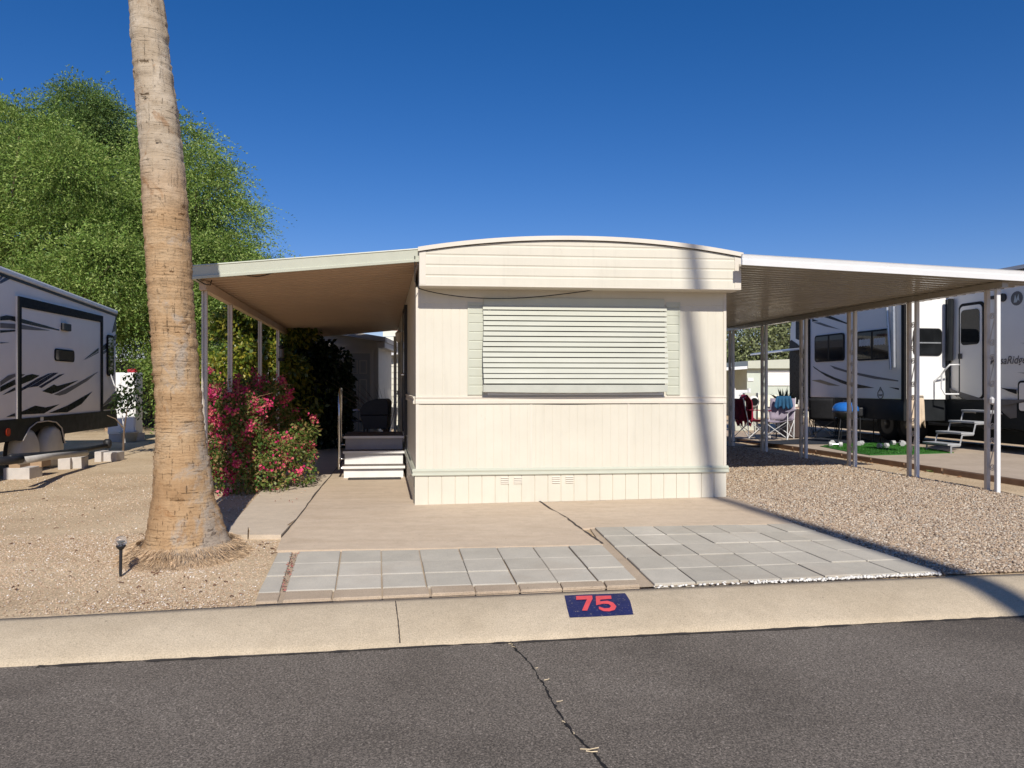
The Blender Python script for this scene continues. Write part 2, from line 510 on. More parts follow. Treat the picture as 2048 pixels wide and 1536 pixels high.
m_pad = concrete_mat('tan driveway concrete', (.50, .395, .285), (.58, .47, .35), .35, .2, (1, 3.5, 1))
m_walk = concrete_mat('greyer walk concrete', (.50, .415, .315), (.58, .485, .37), .4, .25, (1, 3, 1))
m_patio = concrete_mat('neighbour patio concrete', (.42, .34, .26), (.50, .41, .32), .4, .25)
m_brickedge = concrete_mat('tan edging brick', (.40, .31, .22), (.50, .40, .29), .7, .5)
def paver_mat():
    m, n, l, b = newmat('grey square paver')
    ge = n.new('ShaderNodeNewGeometry'); v = coords(n, l)
    c = ramp(n, l, ge.outputs['Random Per Island'], [(0, (.43, .395, .325)), (.5, (.475, .436, .36)), (1, (.525, .482, .40))])
    c = mixc(n, l, .6, c, ramp(n, l, noise(n, l, v, 4, 7, .65), [(.3, .84), (.7, 1.14)]), 'MULTIPLY')
    c = mixc(n, l, .4, c, ramp(n, l, noise(n, l, v, 130, 3), [(.3, .7), (.7, 1.2)]), 'MULTIPLY')
    d = ramp(n, l, noise(n, l, v, 1.4, 6, .6), [(.5, 0.), (.75, .35)])
    c = mixc(n, l, d, c, (.42, .33, .24))
    l.new(c, b.inputs['Base Color']); b.inputs['Roughness'].default_value = .88; b.inputs['Specular IOR Level'].default_value = .25
    bumpn(n, l, b, noise(n, l, v, 110, 4, .7), .2, .006)
    return m
m_paver = paver_mat()

KFS, KFV = [-3, 0, 1.2, 3.6, 7, 9], [.84, .86, .94, 1., .955, .95]
def kf(s): return np.interp(s, KFS, KFV)
# the ground sheet: one grid in the kerb's frame, out to the horizon
S = sorted(set([-1500, -400, -120, -60, -30, -16, 2.4, 6.2, 8.6, 9.6, 18, 30, 60, 120, 400, 1500] + list(np.arange(-12, 14, .5))))
T = [-1500, -300, -60, -20, -9.01, -9.0, -8.2, .3, .50, .566, 1.2, 2, 2.8, 3.72, 5, 7, 10, 14, 20, 30, 45, 70, 120, 300, 1500]
V = []
for t in T:
    for s in S:
        x, y = kxy(s, t * kf(s) if t in (.5, .566) else t)
        z = .130 if t == .566 else gz(x, y) if t > .566 else (.135 if t <= -9.01 else (-.08))
        V.append((x, y, z))
ns = len(S)
mb = MB(); mb.add(V, [(j * ns + i, j * ns + i + 1, (j + 1) * ns + i + 1, (j + 1) * ns + i) for j in range(len(T) - 1) for i in range(ns - 1)])
tag(mb.build('ground', m_sand, recalc=False), kind='structure')

mb = MB()
ss = list(np.linspace(-90, 90, 61)); tt = [-8.55, -4, -.0, .02]
mb.add([(*kxy(s, t), 0.0) for t in tt for s in ss], [(j * 61 + i, j * 61 + i + 1, (j + 1) * 61 + i + 1, (j + 1) * 61 + i) for j in range(3) for i in range(60)])
tag(mb.build('road', m_asphalt, recalc=False), kind='structure')

KT = [0, .012, .05, .11, .18, .25, .33, .42, .50, .572, .577]
KZ = [-.03, .012, .034, .056, .079, .098, .116, .130, .139, .142, .09]
def kz(t): return np.interp(t, KT[:-1], KZ[:-1])
def kzxy(x, y): s, t = st(x, y); return float(kz(t / kf(s)))
def kerb(name, flip):
    mb = MB(); ss = np.arange(-60, 60.01, .5); n = len(ss)
    vs = []
    for t, z in zip(KT, KZ):
        for s in ss:
            w = .004 * math.sin(s * 2.1) + .003 * math.sin(s * 5.3 + 1) if t < .03 else 0
            x, y = kxy(s, (t * kf(s) + w) if not flip else (-8.5 - t))
            vs.append((x, y, z + .0025 * math.sin(s * 1.7 + t * 9)))
    mb.add(vs, [(j * n + i, j * n + i + 1, (j + 1) * n + i + 1, (j + 1) * n + i) for j in range(len(KT) - 1) for i in range(n - 1)])
    return tag(mb.build(name, m_kerb, smooth=True), kind='structure')
kerb('kerb', False)
kerb('far_kerb', True)
def KG(px, py):
    m, q = (px - CX) / F, (py - HY) / F
    Y = 1.5 / q
    for _ in range(25): Y = .5 * Y + .5 * (EYE - kzxy(m * Y, Y)) / q
    return (m * Y, Y)
m_joint = M('dirt filled joint', (.07, .055, .045), .95, .2, 20)
# kerb contraction joint, road crack
def ribbon(name, pts, w, mat, off, zf, kind='structure', jit=.0):
    pts = [Vector((p[0], p[1])) for p in pts]
    mb = MB(); L, Rr = [], []
    for i, p in enumerate(pts):
        t = (pts[min(i + 1, len(pts) - 1)] - pts[max(0, i - 1)]).normalized(); nn = Vector((-t.y, t.x))
        ww = (w if np.isscalar(w) else w[i]) * (1 + jit * random.uniform(-1, 1)) * .5
        for q, lst in ((p + nn * ww, L), (p - nn * ww, Rr)): lst.append((q.x, q.y, zf(q.x, q.y) + off))
    k = len(pts)
    mb.add(L + Rr, [(i, i + 1, k + i + 1, k + i) for i in range(k - 1)])
    o = mb.build(name, mat, recalc=False)
    for p in o.data.polygons:
        if p.normal.z < 0: p.flip()
    return tag(o, kind=kind)
def dense(pix, fn, n=10, jit=0.0):
    out = []
    for i in range(len(pix) - 1):
        for k in range(n):
            f = k / n
            out.append(fn(pix[i][0] * (1 - f) + pix[i + 1][0] * f + random.uniform(-jit, jit), pix[i][1] * (1 - f) + pix[i + 1][1] * f))
    out.append(fn(*pix[-1])); return out
ribbon('kerb_joint', dense([(791, 1202), (796, 1240), (800, 1287)], KG, 12, .4), .008, m_joint, .003, kzxy, jit=.3)
flat0 = lambda x, y: 0.0
def RG(px, py):
    Y = EYE * F / (py - HY); return ((px - CX) / F * Y, Y)
m_crack = M('open asphalt crack', (.012, .011, .011), .95, .2, 20)
cr = dense([(1022, 1284), (1034, 1302), (1062, 1330), (1078, 1358), (1092, 1376), (1104, 1402), (1118, 1428), (1140, 1460), (1166, 1486), (1192, 1512)], RG, 7, 2.2)
ribbon('road_crack', cr, [.007 + .006 * math.sin(i * .7) ** 2 for i in range(len(cr))], m_crack, .004, flat0, jit=.6)
cr2 = dense([(1192, 1512), (1215, 1540), (1250, 1640), (1300, 1900)], RG, 7, 2.)
ribbon('road_crack', cr2, .012, m_crack, .004, flat0, jit=.6)
ribbon('road_edge', [kxy(s_, -.012 + .01 * math.sin(s_ * 3.1) * math.sin(s_ * .9)) for s_ in np.arange(.2, 11, .07)], .028, M('dark tar edge', (.035, .030, .027), .9, .3, 30), .003, flat0, jit=.95)
# straws and crumbs caught in the crack
m_straw = M('dry straw', (.62, .50, .33), .85, .2, 30, isl=.25)
mb = MB()
for (px, py, L, a) in [(1088, 1362, .035, .3), (1113, 1405, .035, .1), (1160, 1500, .085, -.15), (1172, 1504, .05, -.4), (1148, 1470, .02, 1.4), (1071, 1338, .015, .2), (1022, 1292, .03, .9), (1030, 1296, .025, 2.2), (1017, 1289, .02, .1), (1130, 1447, .02, 2.)]:
    x, y = RG(px, py)
    mb.tube([(x, y, .005), (x + L * .5 * math.cos(a), y + L * .5 * math.sin(a), .006), (x + L * math.cos(a + .3), y + L * math.sin(a + .3), .005)], .0022, 5)
tag(mb.build('dry_straw', m_straw), kind='stuff')

# driveway slabs
jl = [(553, 1106), (563, 1080), (600, 1035), (632, 990), (666, 949), (700, 905), (722, 875)]
crk = [(1080, 1007), (1100, 1022), (1130, 1038), (1148, 1052), (1166, 1066), (1190, 1082), (1206, 1094)]
crk_g = [G(*p) for p in crk]
HPo, HU, HV = Vector((-1.12, 8.8)), Vector((3.724, .37)).normalized(), Vector((-.1734, 1)).normalized()
def Hxy(a, b): p = HPo + HU * a + HV * b; return (p.x, p.y)
main = [G(553, 1106), G(880, 1101)] + [crk_g[-1]] + crk_g[::-1][1:] + [Hxy(1.5, .5), Hxy(.6, 10.6), Hxy(-1.0, 10.6)] + [G(*p) for p in jl[::-1][:-1]]
sheet('driveway_slab', main, .024, m_pad, .12)
rpad = crk_g + [G(1189, 1083)] + [G(1176, 1060), G(1380, 1053), G(1588, 1051), G(1520, 1021), G(1454, 997), Hxy(3.7, 3), Hxy(1.52, .5)]
rpad = crk_g[:4] + [G(1163, 1060), G(1380, 1054), G(1588, 1050), G(1520, 1020), G(1454, 996), Hxy(3.7, 2), Hxy(1.52, .5)]
sheet('driveway_slab', rpad, .018, m_pad, .12)
walk = [G(457, 1060), G(564, 1060)] + [G(*p) for p in [(600, 1035), (632, 990), (666, 949), (700, 905), (722, 875)]] + [Hxy(-1.0, 10.6), Hxy(-2.25, 10.6), Hxy(-2.25, 4), G(560, 950), G(521, 986), G(488, 1024)]
sheet('walkway', walk, .016, m_walk, .12)
for (a, b) in ((457, 495), (498, 565)):
    e = sheet('walkway', [G(a, 1079), G(b - (0 if b < 500 else 3), 1079), G(b + (1 if b < 500 else 14), 1059.5), G(a + 2, 1059.5)], .045, m_walk, .12)
ribbon('slab_joint', dense(jl[1:], G, 6, .8), [.014] * 25 + [.008] * 6, m_joint, .032, gz, jit=.5)
ribbon('slab_joint', dense(crk, G, 4, 1.2), .018, m_joint, .030, gz, jit=.5)

# square pavers: a grid between four ground corners, each stone with its own edge
def lerp2(q, u, v):
    (x0, y0), (x1, y1), (x2, y2), (x3, y3) = q          # TL TR BR BL
    return (x0 * (1 - u) * (1 - v) + x1 * u * (1 - v) + x2 * u * v + x3 * (1 - u) * v, y0 * (1 - u) * (1 - v) + y1 * u * (1 - v) + y2 * u * v + y3 * (1 - u) * v)
def paver_block(mb, quad, cols, rows, gap=.005, off=.03, jit=.006):
    for i in range(len(cols) - 1):
        for j in range(len(rows) - 1):
            ps = [lerp2(quad, cols[i], rows[j]), lerp2(quad, cols[i + 1], rows[j]), lerp2(quad, cols[i + 1], rows[j + 1]), lerp2(quad, cols[i], rows[j + 1])]
            cx = sum(p[0] for p in ps) / 4; cy = sum(p[1] for p in ps) / 4
            dx, dy = random.uniform(-jit, jit) * .5, random.uniform(-jit, jit) * .5; dz = random.uniform(-.003, .004)
            lo, hi, tp = [], [], []
            for p in ps:
                v = Vector((p[0] - cx, p[1] - cy)); L = v.length
                for lst, g, z in ((lo, gap, -.05), (hi, gap, off + dz - .004), (tp, gap + .007, off + dz)):
                    w = v * (1 - g * 1.4 / L); X, Y = cx + w.x + dx, cy + w.y + dy
                    lst.append((X, Y, gz(X, Y) + z))
            k = len(mb.v); mb.add(lo + hi + tp, [(0, 1, 5, 4), (1, 2, 6, 5), (2, 3, 7, 6), (3, 0, 4, 7), (4, 5, 9, 8), (5, 6, 10, 9), (6, 7, 11, 10), (7, 4, 8, 11), (8, 9, 10, 11)])
mb = MB()
b0, b1 = 570., 1274.
cl = [(x - b0) / (b1 - b0) for x in (570, 666, 756, 843, 934, 1023, 1108, 1192, 1274)]
qL = [G(597, 1110), G(1204, 1096), G(1274, 1166), G(570, 1190)]
paver_block(mb, qL, cl, [0, .36, .69, 1])
qR = [G(1189, 1061), G(1588, 1053), G(1876, 1150), G(1309, 1176)]
cr_ = [(x - 610) / (1720 - 610) for x in (610, 765, 930, 1090, 1260, 1410, 1565, 1720)]
paver_block(mb, qR, cr_, [0, .2, .4, .6, .8, 1])
paver_block(mb, [G(556, 1112), G(585, 1111), G(560, 1192), G(516, 1194)], [0, 1], [0, .3, .64, 1])
tag(mb.build('driveway_pavers', m_paver), kind='structure')
mb = MB()
qB = [G(516, 1193), G(1274, 1167), kxy(st(*G(1286, 1182))[0], .582), kxy(st(*G(508, 1212))[0], .552)]
paver_block(mb, qB, [0, .057], [0, 1], off=.029, gap=.005)
paver_block(mb, qB, [.068, .19, .315, .437, .553, .67, .785, .905, 1], [0, 1], off=.029, gap=.005)
tag(mb.build('brick_edging', m_brickedge), kind='structure')
# tan mortar strip between the blocks and under the pavers
sheet('paving_bed', [G(554, 1109), G(1204, 1094), G(1180, 1059), G(1590, 1051), G(1884, 1152), kxy(3.9, .58), kxy(st(*G(512, 1212))[0], .545)], .012, m_brickedge, 0)
m_mortar = M('crumbled white mortar', (.74, .71, .65), .9, .15, 20, .3, 60)
P = []
for px in np.linspace(1310, 1880, 420):
    if random.random() < .25 + .75 * (px > 1500):
        x, y = G(px + random.uniform(-3, 3), 1177 - (px - 1310) * 26.5 / 570 + random.gauss(1, 1.3)); P.append((x, y))
stones(np.array(P), np.random.default_rng(3).uniform(.006, .016, len(P)), m_mortar, 'mortar_crumbs', zf=lambda x, y: gz(x, y) + .012)['kind'] = 'stuff'

# the painted house number on the kerb
m_navy = M('chipped navy paint', (.012, .017, .085), .6, .15, 12, .2, 100, col2=(.20, .17, .16), mixscale=55, mixlo=.60, mixhi=.66)
m_redpaint = M('faded red paint', (.66, .075, .085), .6, .1, 14, .15, 100, col2=(.35, .12, .14), mixscale=45, mixlo=.60, mixhi=.68)
def K3(pts):
    out = []
    for x, y in pts:
        a, t = st(*KG(1000 + x / 1.9542, 1000 + y / 1.9542)); out.append(kxy(a, min(t, .566 * kf(a))))
    return out
nc = KG(1195, 1212)
num = thing('painted_number', 'navy painted rectangle with red number 75 on the kerb', 'house number', (nc[0], nc[1], kzxy(*nc)))
for nm, poly, off, mt in (
    ('painted_patch', [(252, 375), (330, 371), (489, 366), (508, 395), (522, 450), (400, 457), (272, 462), (262, 425)], .004, m_navy),
    ('digit', [(297, 380), (360, 378), (362, 390), (341, 437), (321, 437), (340, 393), (298, 395)], .0085, m_redpaint),
    ('digit', [(374, 380), (434, 378), (436, 391), (392, 394), (391, 401), (420, 398), (443, 406), (455, 420), (449, 434), (428, 440), (404, 439), (387, 431), (386, 421), (408, 428), (428, 427), (434, 419), (424, 411), (404, 410), (376, 416)], .0085, m_redpaint)):
    o = sheet(nm, K3(poly), off, mt, 0, .025, None, zf=kzxy)
    o.parent = num; o.location = -num.location

# gravel yard on the right, grit on the left
post_line = 7.523
gpoly = [G(1456, 997), G(1522, 1021), G(1590, 1051), G(1887, 1151), kxy(14, .53), (post_line + .06 - .1734 * 7.0 + 3, 7.6), (post_line + .06 - .1734 * 8.3, 8.3), (post_line + .06 - .1734 * 17, 17), (2.68 - .1734 * 7.8, 17), (2.66, 9.25)]
sheet('gravel_bed', gpoly, .008, m_gbed, 0)
def scatter(poly, dens, y0, y1):
    xs = [p[0] for p in poly]
    n = int((max(xs) - min(xs)) * (y1 - y0) * dens)
    P = np.stack([rng.uniform(min(xs), min(max(xs), 7.5), n), rng.uniform(y0, y1, n)], 1)
    P = P[in_poly(P, poly)]
    return P[np.abs(P[:, 0] / P[:, 1]) < .80]
Pn = np.concatenate([scatter(gpoly, 3300, 5.6, 8.2), scatter(gpoly, 2400, 8.2, 10.5), scatter(gpoly, 1200, 10.5, 16)])
szs = rng.uniform(.006, .0145, len(Pn)) * np.where(Pn[:, 1] > 10.5, 1.35, 1.0)
tag(stones(Pn, szs, m_pebble, 'gravel', zf=lambda x, y: gz(x, y) + .004, flat=.72, sink=.2), kind='stuff')
lp = [kxy(-7, .56), G(503, 1212), G(545, 1110), G(563, 1082), G(455, 1082), G(455, 1056), G(520, 985), Hxy(-2.4, 9), (-14, 18), (-12, 8)]
P = []
for n, y0, y1, x0, x1 in ((42000, 4.6, 7.2, -5.2, -1.2), (16000, 7.2, 12, -8.5, -2)):
    q = np.stack([rng.uniform(x0, x1, n), rng.uniform(y0, y1, n)], 1)
    keep = in_poly(q, lp) & (np.abs(q[:, 0] / q[:, 1]) < .8)
    patch = .5 + .5 * np.sin(q[:, 0] * 2.3 + np.sin(q[:, 1] * 3.1)) * np.cos(q[:, 1] * 1.9 + q[:, 0])
    P.append(q[keep & (rng.random(n) < .25 + .75 * patch)])
Pl = np.concatenate(P)
tag(stones(Pl, rng.uniform(.0025, .0085, len(Pl)) * np.where(Pl[:, 1] > 7.2, 1.3, 1.), m_grit, 'grit', zf=gz, sink=.5), kind='stuff')
# twigs, bark scraps and dead leaves on the sand
mb = MB()
for k in range(90):
    px, py = random.choice([(random.uniform(250, 540), random.uniform(1140, 1210)), (random.uniform(20, 300), random.uniform(940, 1200)), (random.uniform(455, 560), random.uniform(1085, 1110))])
    x, y = G(px, py); a = random.uniform(0, 6.28); L = random.uniform(.015, .05); z = gz(x, y) + .006
    mb.tube([(x, y, z), (x + L * .5 * math.cos(a), y + L * .5 * math.sin(a), z + .006), (x + L * math.cos(a + .4), y + L * math.sin(a + .4), z)], random.uniform(.0015, .005), 5)
tag(mb.build('plant_litter', M('dead plant litter', (.16, .085, .05), .9, .3, 30, isl=.4)), kind='stuff')

# pink petals caught in the gap beside the left pavers and blown along the slab
P = [lerp2([G(585, 1112), G(597, 1112), G(570, 1190), G(560, 1190)], random.random(), random.random()) for _ in range(75)] + [G(random.uniform(470, 620), random.uniform(955, 1010)) for _ in range(45)]
P = np.array([(x, y, float(gz(x, y)) + .030) for x, y in P]); a = rng.uniform(0, 6.283, len(P))
V, Q = leaf_quads(P, np.stack([np.cos(a), np.sin(a), rng.uniform(0, .3, len(P))], 1), rng.uniform(.012, .03, len(P)), .008)
tag(np_obj('fallen_petals', V, Q, leafmat('dry fallen petal', [(.22, .11, .07), (.45, .28, .19), (.45, .12, .12), (.42, .32, .22)], .2)), kind='stuff')
# ---------------------------------------------------------------- the mobile home
HP = Plane(HPo, HU)                      # its street front
SP = Plane(HPo, HV, -1)                  # its left side
W = 3.742
def H(a, b, z): p = HPo + HU * a + HV * b; return Vector((p.x, p.y, z))
def Hbox(mb, a0, a1, b0, b1, z0, z1):
    return mb.prism([H(a0, b0, z0), H(a1, b0, z0), H(a1, b1, z0), H(a0, b1, z0)], [H(a0, b0, z1), H(a1, b0, z1), H(a1, b1, z1), H(a0, b1, z1)])
def ribbed(mb, pl, c0, c1, z0, z1, off, pitch, gw, gd, vert=True, z0f=None):
    """a sheet with narrow grooves: vertical ones along c or horizontal ones along z"""
    if vert:
        xs = [(c0, off)]; c = c0 + pitch
        while c < c1 - gw: xs += [(c - gw / 2, off), (c - gw / 4, off - gd), (c + gw / 4, off - gd), (c + gw / 2, off)]; c += pitch
        xs.append((c1, off))
        bot = [pl.pt(c, o, z0f(c) if z0f else z0) for c, o in xs]; top = [pl.pt(c, o, z1) for c, o in xs]
    else:
        xs = [(z0, off)]; z = z0 + pitch
        while z < z1 - gw: xs += [(z - gw / 2, off), (z, off - gd), (z + gw / 6, off - gd), (z + gw / 2, off)]; z += pitch
        xs.append((z1, off))
        bot = [pl.pt(c0, o, z) for z, o in xs]; top = [pl.pt(c1, o, z) for z, o in xs]
    n = len(xs)
    return mb.add(bot + top, [(i, i + 1, n + i + 1, n + i) for i in range(n - 1)])

home = thing('mobile_home', 'cream single-wide mobile home with arched roof and a green louvred shutter over its front window', 'mobile home', H(W / 2, 5, .2))
HB = 10.0
mb = MB(); Hbox(mb, .02, W - .02, .02, HB - .01, .30, 3.06)
mb.build('body_wall', m_cream, home)
mb = MB(); ribbed(mb, HP, 0, W, .62, 1.40, .022, .1005, .006, .0022)
mb.build('lower_front_panel', m_cream, home)
mb = MB(); ribbed(mb, HP, 0, W, 1.46, 2.585, .020, .1005, .006, .0018)
mb.build('upper_front_panel', m_cream, home)
mb = MB(); HP.box(mb, 0, W, 0, .026, 2.578, 2.76); mb.build('front_header_panel', m_cream, home, bevel=.004)
for c in (HP.c(1062), HP.c(1256)):
    mb = MB(); HP.box(mb, c - .012, c + .012, .02, .0255, .63, 1.39); mb.build('seam_strip', m_cream_trim, home)
# left side wall with a belt trim that runs on from the front
mb = MB(); ribbed(mb, SP, 0, HB, .62, 3.0, .012, .203, .012, .004)
mb.build('side_wall', m_cream, home)
mb = MB()
prof = [(0.02, 1.389), (.040, 1.393), (.040, 1.425), (.032, 1.432), (.032, 1.455), (.041, 1.461), (.041, 1.474), (.02, 1.479)]
def trim(mb, prof, c0, c1, pl): mb.prism([pl.pt(c0, o, z) for o, z in prof], [pl.pt(c1, o, z) for o, z in prof])
trim(mb, prof, -.012, W + .004, HP); mb.build('belt_trim', m_cream_trim, home)
mb = MB(); trim(mb, prof, .004, HB, SP); mb.build('belt_trim', m_cream_trim, home)
prof = [(.0, .548), (.052, .550), (.056, .562), (.048, .572), (.048, .592), (.053, .600), (.053, .612), (.03, .630), (.0, .632)]
mb = MB(); trim(mb, prof, -.045, W + .03, HP); mb.build('base_trim', m_green, home)
mb = MB(); trim(mb, prof, .002, HB, SP); mb.build('base_trim', m_green, home)
for a_, b_ in ((-.008, .028), (W - .03, W + .006)):
    mb = MB(); HP.box(mb, a_, b_, .0, .030, .63, 2.75); mb.build('corner_trim', m_cream_trim, home)
# a crack of shade where the belt has pulled off the lower panel
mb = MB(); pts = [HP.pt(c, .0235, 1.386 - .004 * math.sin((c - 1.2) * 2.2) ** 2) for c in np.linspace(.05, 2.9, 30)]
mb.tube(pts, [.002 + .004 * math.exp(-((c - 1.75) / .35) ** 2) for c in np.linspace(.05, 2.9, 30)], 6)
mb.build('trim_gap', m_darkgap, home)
# skirting of grooved boards that follows the ground
def skz(c): x, y = Hxy(c, 0); return float(gz(x, y)) + .02
mb = MB(); ribbed(mb, HP, -.02, W + .002, .2, .556, .034, .157, .008, .010, z0f=skz)
HP.box(mb, -.02, W, .0, .02, .15, .556)
mb.build('skirting', m_cream, home)
mb = MB(); ribbed(mb, SP, 0.0, HB, .2, .556, .030, .157, .010, .010, z0f=lambda c: float(gz(*Hxy(0, c))) + .02)
mb.build('skirting', m_cream, home)
mb = MB()
for px in (1009, 1035, 1111, 1138):
    vm = MB(); c = HP.c(px)
    for i in range(4):
        z = .525 - i * .022
        vm.prism([HP.pt(c - .048, .035, z), HP.pt(c + .048, .035, z), HP.pt(c + .048, .035, z - .013), HP.pt(c - .048, .035, z - .013)],
                 [HP.pt(c - .044, .036, z - .001), HP.pt(c + .044, .036, z - .001), HP.pt(c + .046, .046, z - .013), HP.pt(c - .046, .046, z - .013)])
    vm.build('skirting_vent', m_cream_trim, home)
# overhanging front: ridged fascia under an arched roof
OB = -.32
OPo = H(0, OB, 0); OP = Plane((OPo.x, OPo.y), HU)
A0, A1 = .02, 3.785
def arch(a): return 3.122 + .160 * max(0, 1 - abs((a - 1.9) / 1.9) ** 2.1)
mb = MB(); cols = np.linspace(A0, A1, 41); rows = []
z = 2.752
while z < 3.29: rows += [(z, .0), (z + .085, .0), (z + .096, -.006), (z + .106, -.006)]; z += .117
vs = []
for zr, o in rows:
    for a in cols: vs.append(OP.pt(a, o, min(zr, arch(a))))
mb.add(vs, [(j * 41 + i, j * 41 + i + 1, (j + 1) * 41 + i + 1, (j + 1) * 41 + i) for j in range(len(rows) - 1) for i in range(40)])
top = [(a, arch(a)) for a in cols]
OP.plate(mb, [(A0, 2.752), (A1, 2.752)] + top[::-1], -.30, -.012)
mb.build('overhang_fascia', m_cream, home, recalc=False)
mb = MB(); OP.box(mb, A0 - .004, A0 + .07, -.02, .006, 2.748, arch(A0 + .03)); OP.box(mb, A1 - .075, A1 + .004, -.02, .006, 2.748, arch(A1 - .03))
OP.box(mb, A0 - .006, A1 + .006, -.3, .004, 2.735, 2.751)
mb.build('overhang_trim', m_cream_trim, home, bevel=.003)
def arched_slab(mb, b0, b1, zlo, zhi, a0=A0 - .02, a1=A1 + .02, n=40):
    aa = np.linspace(a0, a1, n)
    f = [(a, arch(a) + zlo) for a in aa] + [(a, arch(a) + zhi) for a in aa[::-1]]
    vs = [H(a, b0, z) for a, z in f] + [H(a, b1, z) for a, z in f]
    k = len(f); fs = []
    for i in range(n - 1):
        j0, j1 = k - 1 - i, k - 2 - i
        fs += [(i, i + 1, j1, j0), (k + i, k + j0, k + j1, k + i + 1), (i, k + i, k + i + 1, i + 1), (j0, j1, k + j1, k + j0)]
    fs += [(0, k - 1, 2 * k - 1, k), (n - 1, k + n - 1, k + n, n)]
    return mb.add(vs, fs)
mb = MB(); arched_slab(mb, OB - .012, HB + .1, .004, .046); mb.build('roof', m_roofwhite, home)
mb = MB(); arched_slab(mb, OB - .030, OB - .013, .0, .048); mb.build('roof_edge', m_cream_trim, home)
mb = MB(); pts = [OP.pt(a, .010, arch(a) - .004) for a in np.linspace(A0, A1, 40)]; mb.tube(pts, .0045, 6); mb.build('roof_seal', m_darkgap, home)
# front window, its frame and the louvred shutter
win = thing('window', None, None, (0, 0, 0)); win.parent = home; win.location = HP.pt(HP.c(1150), .02, 1.5) - home.location
z0 = HP.cz(1150, 790)[1]; z1 = HP.cz(1150, 600)[1]; c0, c1 = HP.c(975), HP.c(1324)
mb = MB(); HP.box(mb, c0, c1, .021, .030, z0 + .05, z1); mb.build('pane', glassmat('dark window glass'), win)
mb = MB(); HP.box(mb, c0, c1, .02, .044, z0, z0 + .035)
HP.box(mb, c0, c0 + .04, .0, .04, z0 + .036, z1); HP.box(mb, c1 - .04, c1, .0, .04, z0 + .036, z1)
for i in range(16): HP.box(mb, c0 + .12 + i * .125, c0 + .19 + i * .125, .045, .048, z0 + .012, z0 + .02)
mb.build('frame', m_whitemetal, win, bevel=.003)
shut = thing('louvred_shutter', None, None); shut.parent = home; shut.location = HP.pt(HP.c(1150), .05, 2) - home.location
c0, c1 = HP.c(966, .08), HP.c(1334, .08)
zt, zb = 2.545, 1.615; n = 15; p = (zt - zb) / n
def soff(z): return .045 + .10 * (2.64 - z) / 1.1
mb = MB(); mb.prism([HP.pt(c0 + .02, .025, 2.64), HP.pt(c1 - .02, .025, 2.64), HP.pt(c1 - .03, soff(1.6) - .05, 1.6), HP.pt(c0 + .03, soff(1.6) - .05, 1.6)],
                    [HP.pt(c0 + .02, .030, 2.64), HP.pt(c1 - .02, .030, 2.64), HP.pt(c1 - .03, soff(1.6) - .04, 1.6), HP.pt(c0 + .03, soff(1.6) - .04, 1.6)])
mb.build('gap_shade_sheet', m_darkgap, shut)  # dark sheet so the slots between slats read as shade
m_slat = M('chalky pale green slat', (.455, .46, .385), .55, .05, 3, .05, 30, stretch=(.3, 1, 1))
for i in range(n):
    z = zt - i * p; o = soff(z); dl = random.uniform(-.003, .003); k0 = c0 + .006 * math.sin(i * .5) + .004 * i / n; k1 = c1 + .005 * math.sin(i * .7 + 1)
    m2 = MB()
    sec = [(o - .012, z + .006), (o - .008, z + .008), (o + .010, z - .030), (o + .016, z - p + .0165 + dl), (o + .009, z - p + .0145 + dl), (o + .004, z - .03)]
    m2.prism([HP.pt(k0, a, b) for a, b in sec], [HP.pt(k1, a, b + random.uniform(-.002, .002)) for a, b in sec])
    m2.build('slat', m_slat, shut)
mb = MB(); HP.plate(mb, [(c0 + .01, 2.548), (c1 - .02, 2.548), (c1 - .02, 2.648), (c0 + .01, 2.648)], .026, .044); mb.build('header', m_green, shut, bevel=.004)
sec = [(soff(1.6) - .01, 1.612), (soff(1.6) + .004, 1.614), (soff(1.55) - .012, 1.532), (soff(1.55) - .024, 1.53)]
mb = MB(); cc = np.linspace(c0, c1 - .01, 16)
ringv = [[HP.pt(c, a, b - (.012 * math.sin(math.pi * (c - c0) / (c1 - c0)) if b < 1.58 else 0)) for a, b in sec] for c in cc]
mb.add([q for r_ in ringv for q in r_], [(i * 4 + k, i * 4 + (k + 1) % 4, (i + 1) * 4 + (k + 1) % 4, (i + 1) * 4 + k) for i in range(15) for k in range(4)] + [(0, 1, 2, 3), (60, 61, 62, 63)])
mb.build('bottom_rail', m_green_dull, shut)
for (pa, pb) in ((936, 968), (1331, 1358)):
    mb = MB(); a, b = HP.c(pa), HP.c(pb); zl, zh = HP.cz(pa, 789)[1], HP.cz(pa, 605)[1]
    ribbed(mb, HP, a, b, zl, zh, .030, .105, .02, .006, vert=False); HP.box(mb, a, b, .015, .0235, zl, zh)
    HP.box(mb, a - .004, a + .012, .015, .036, zl - .003, zh + .003) if pa < 1000 else HP.box(mb, b - .012, b + .004, .015, .036, zl - .003, zh + .003)
    HP.box(mb, a + .012, b - .012, .015, .034, zl - .003, zl + .010)
    mb.build('shutter_side_panel', m_green, home)
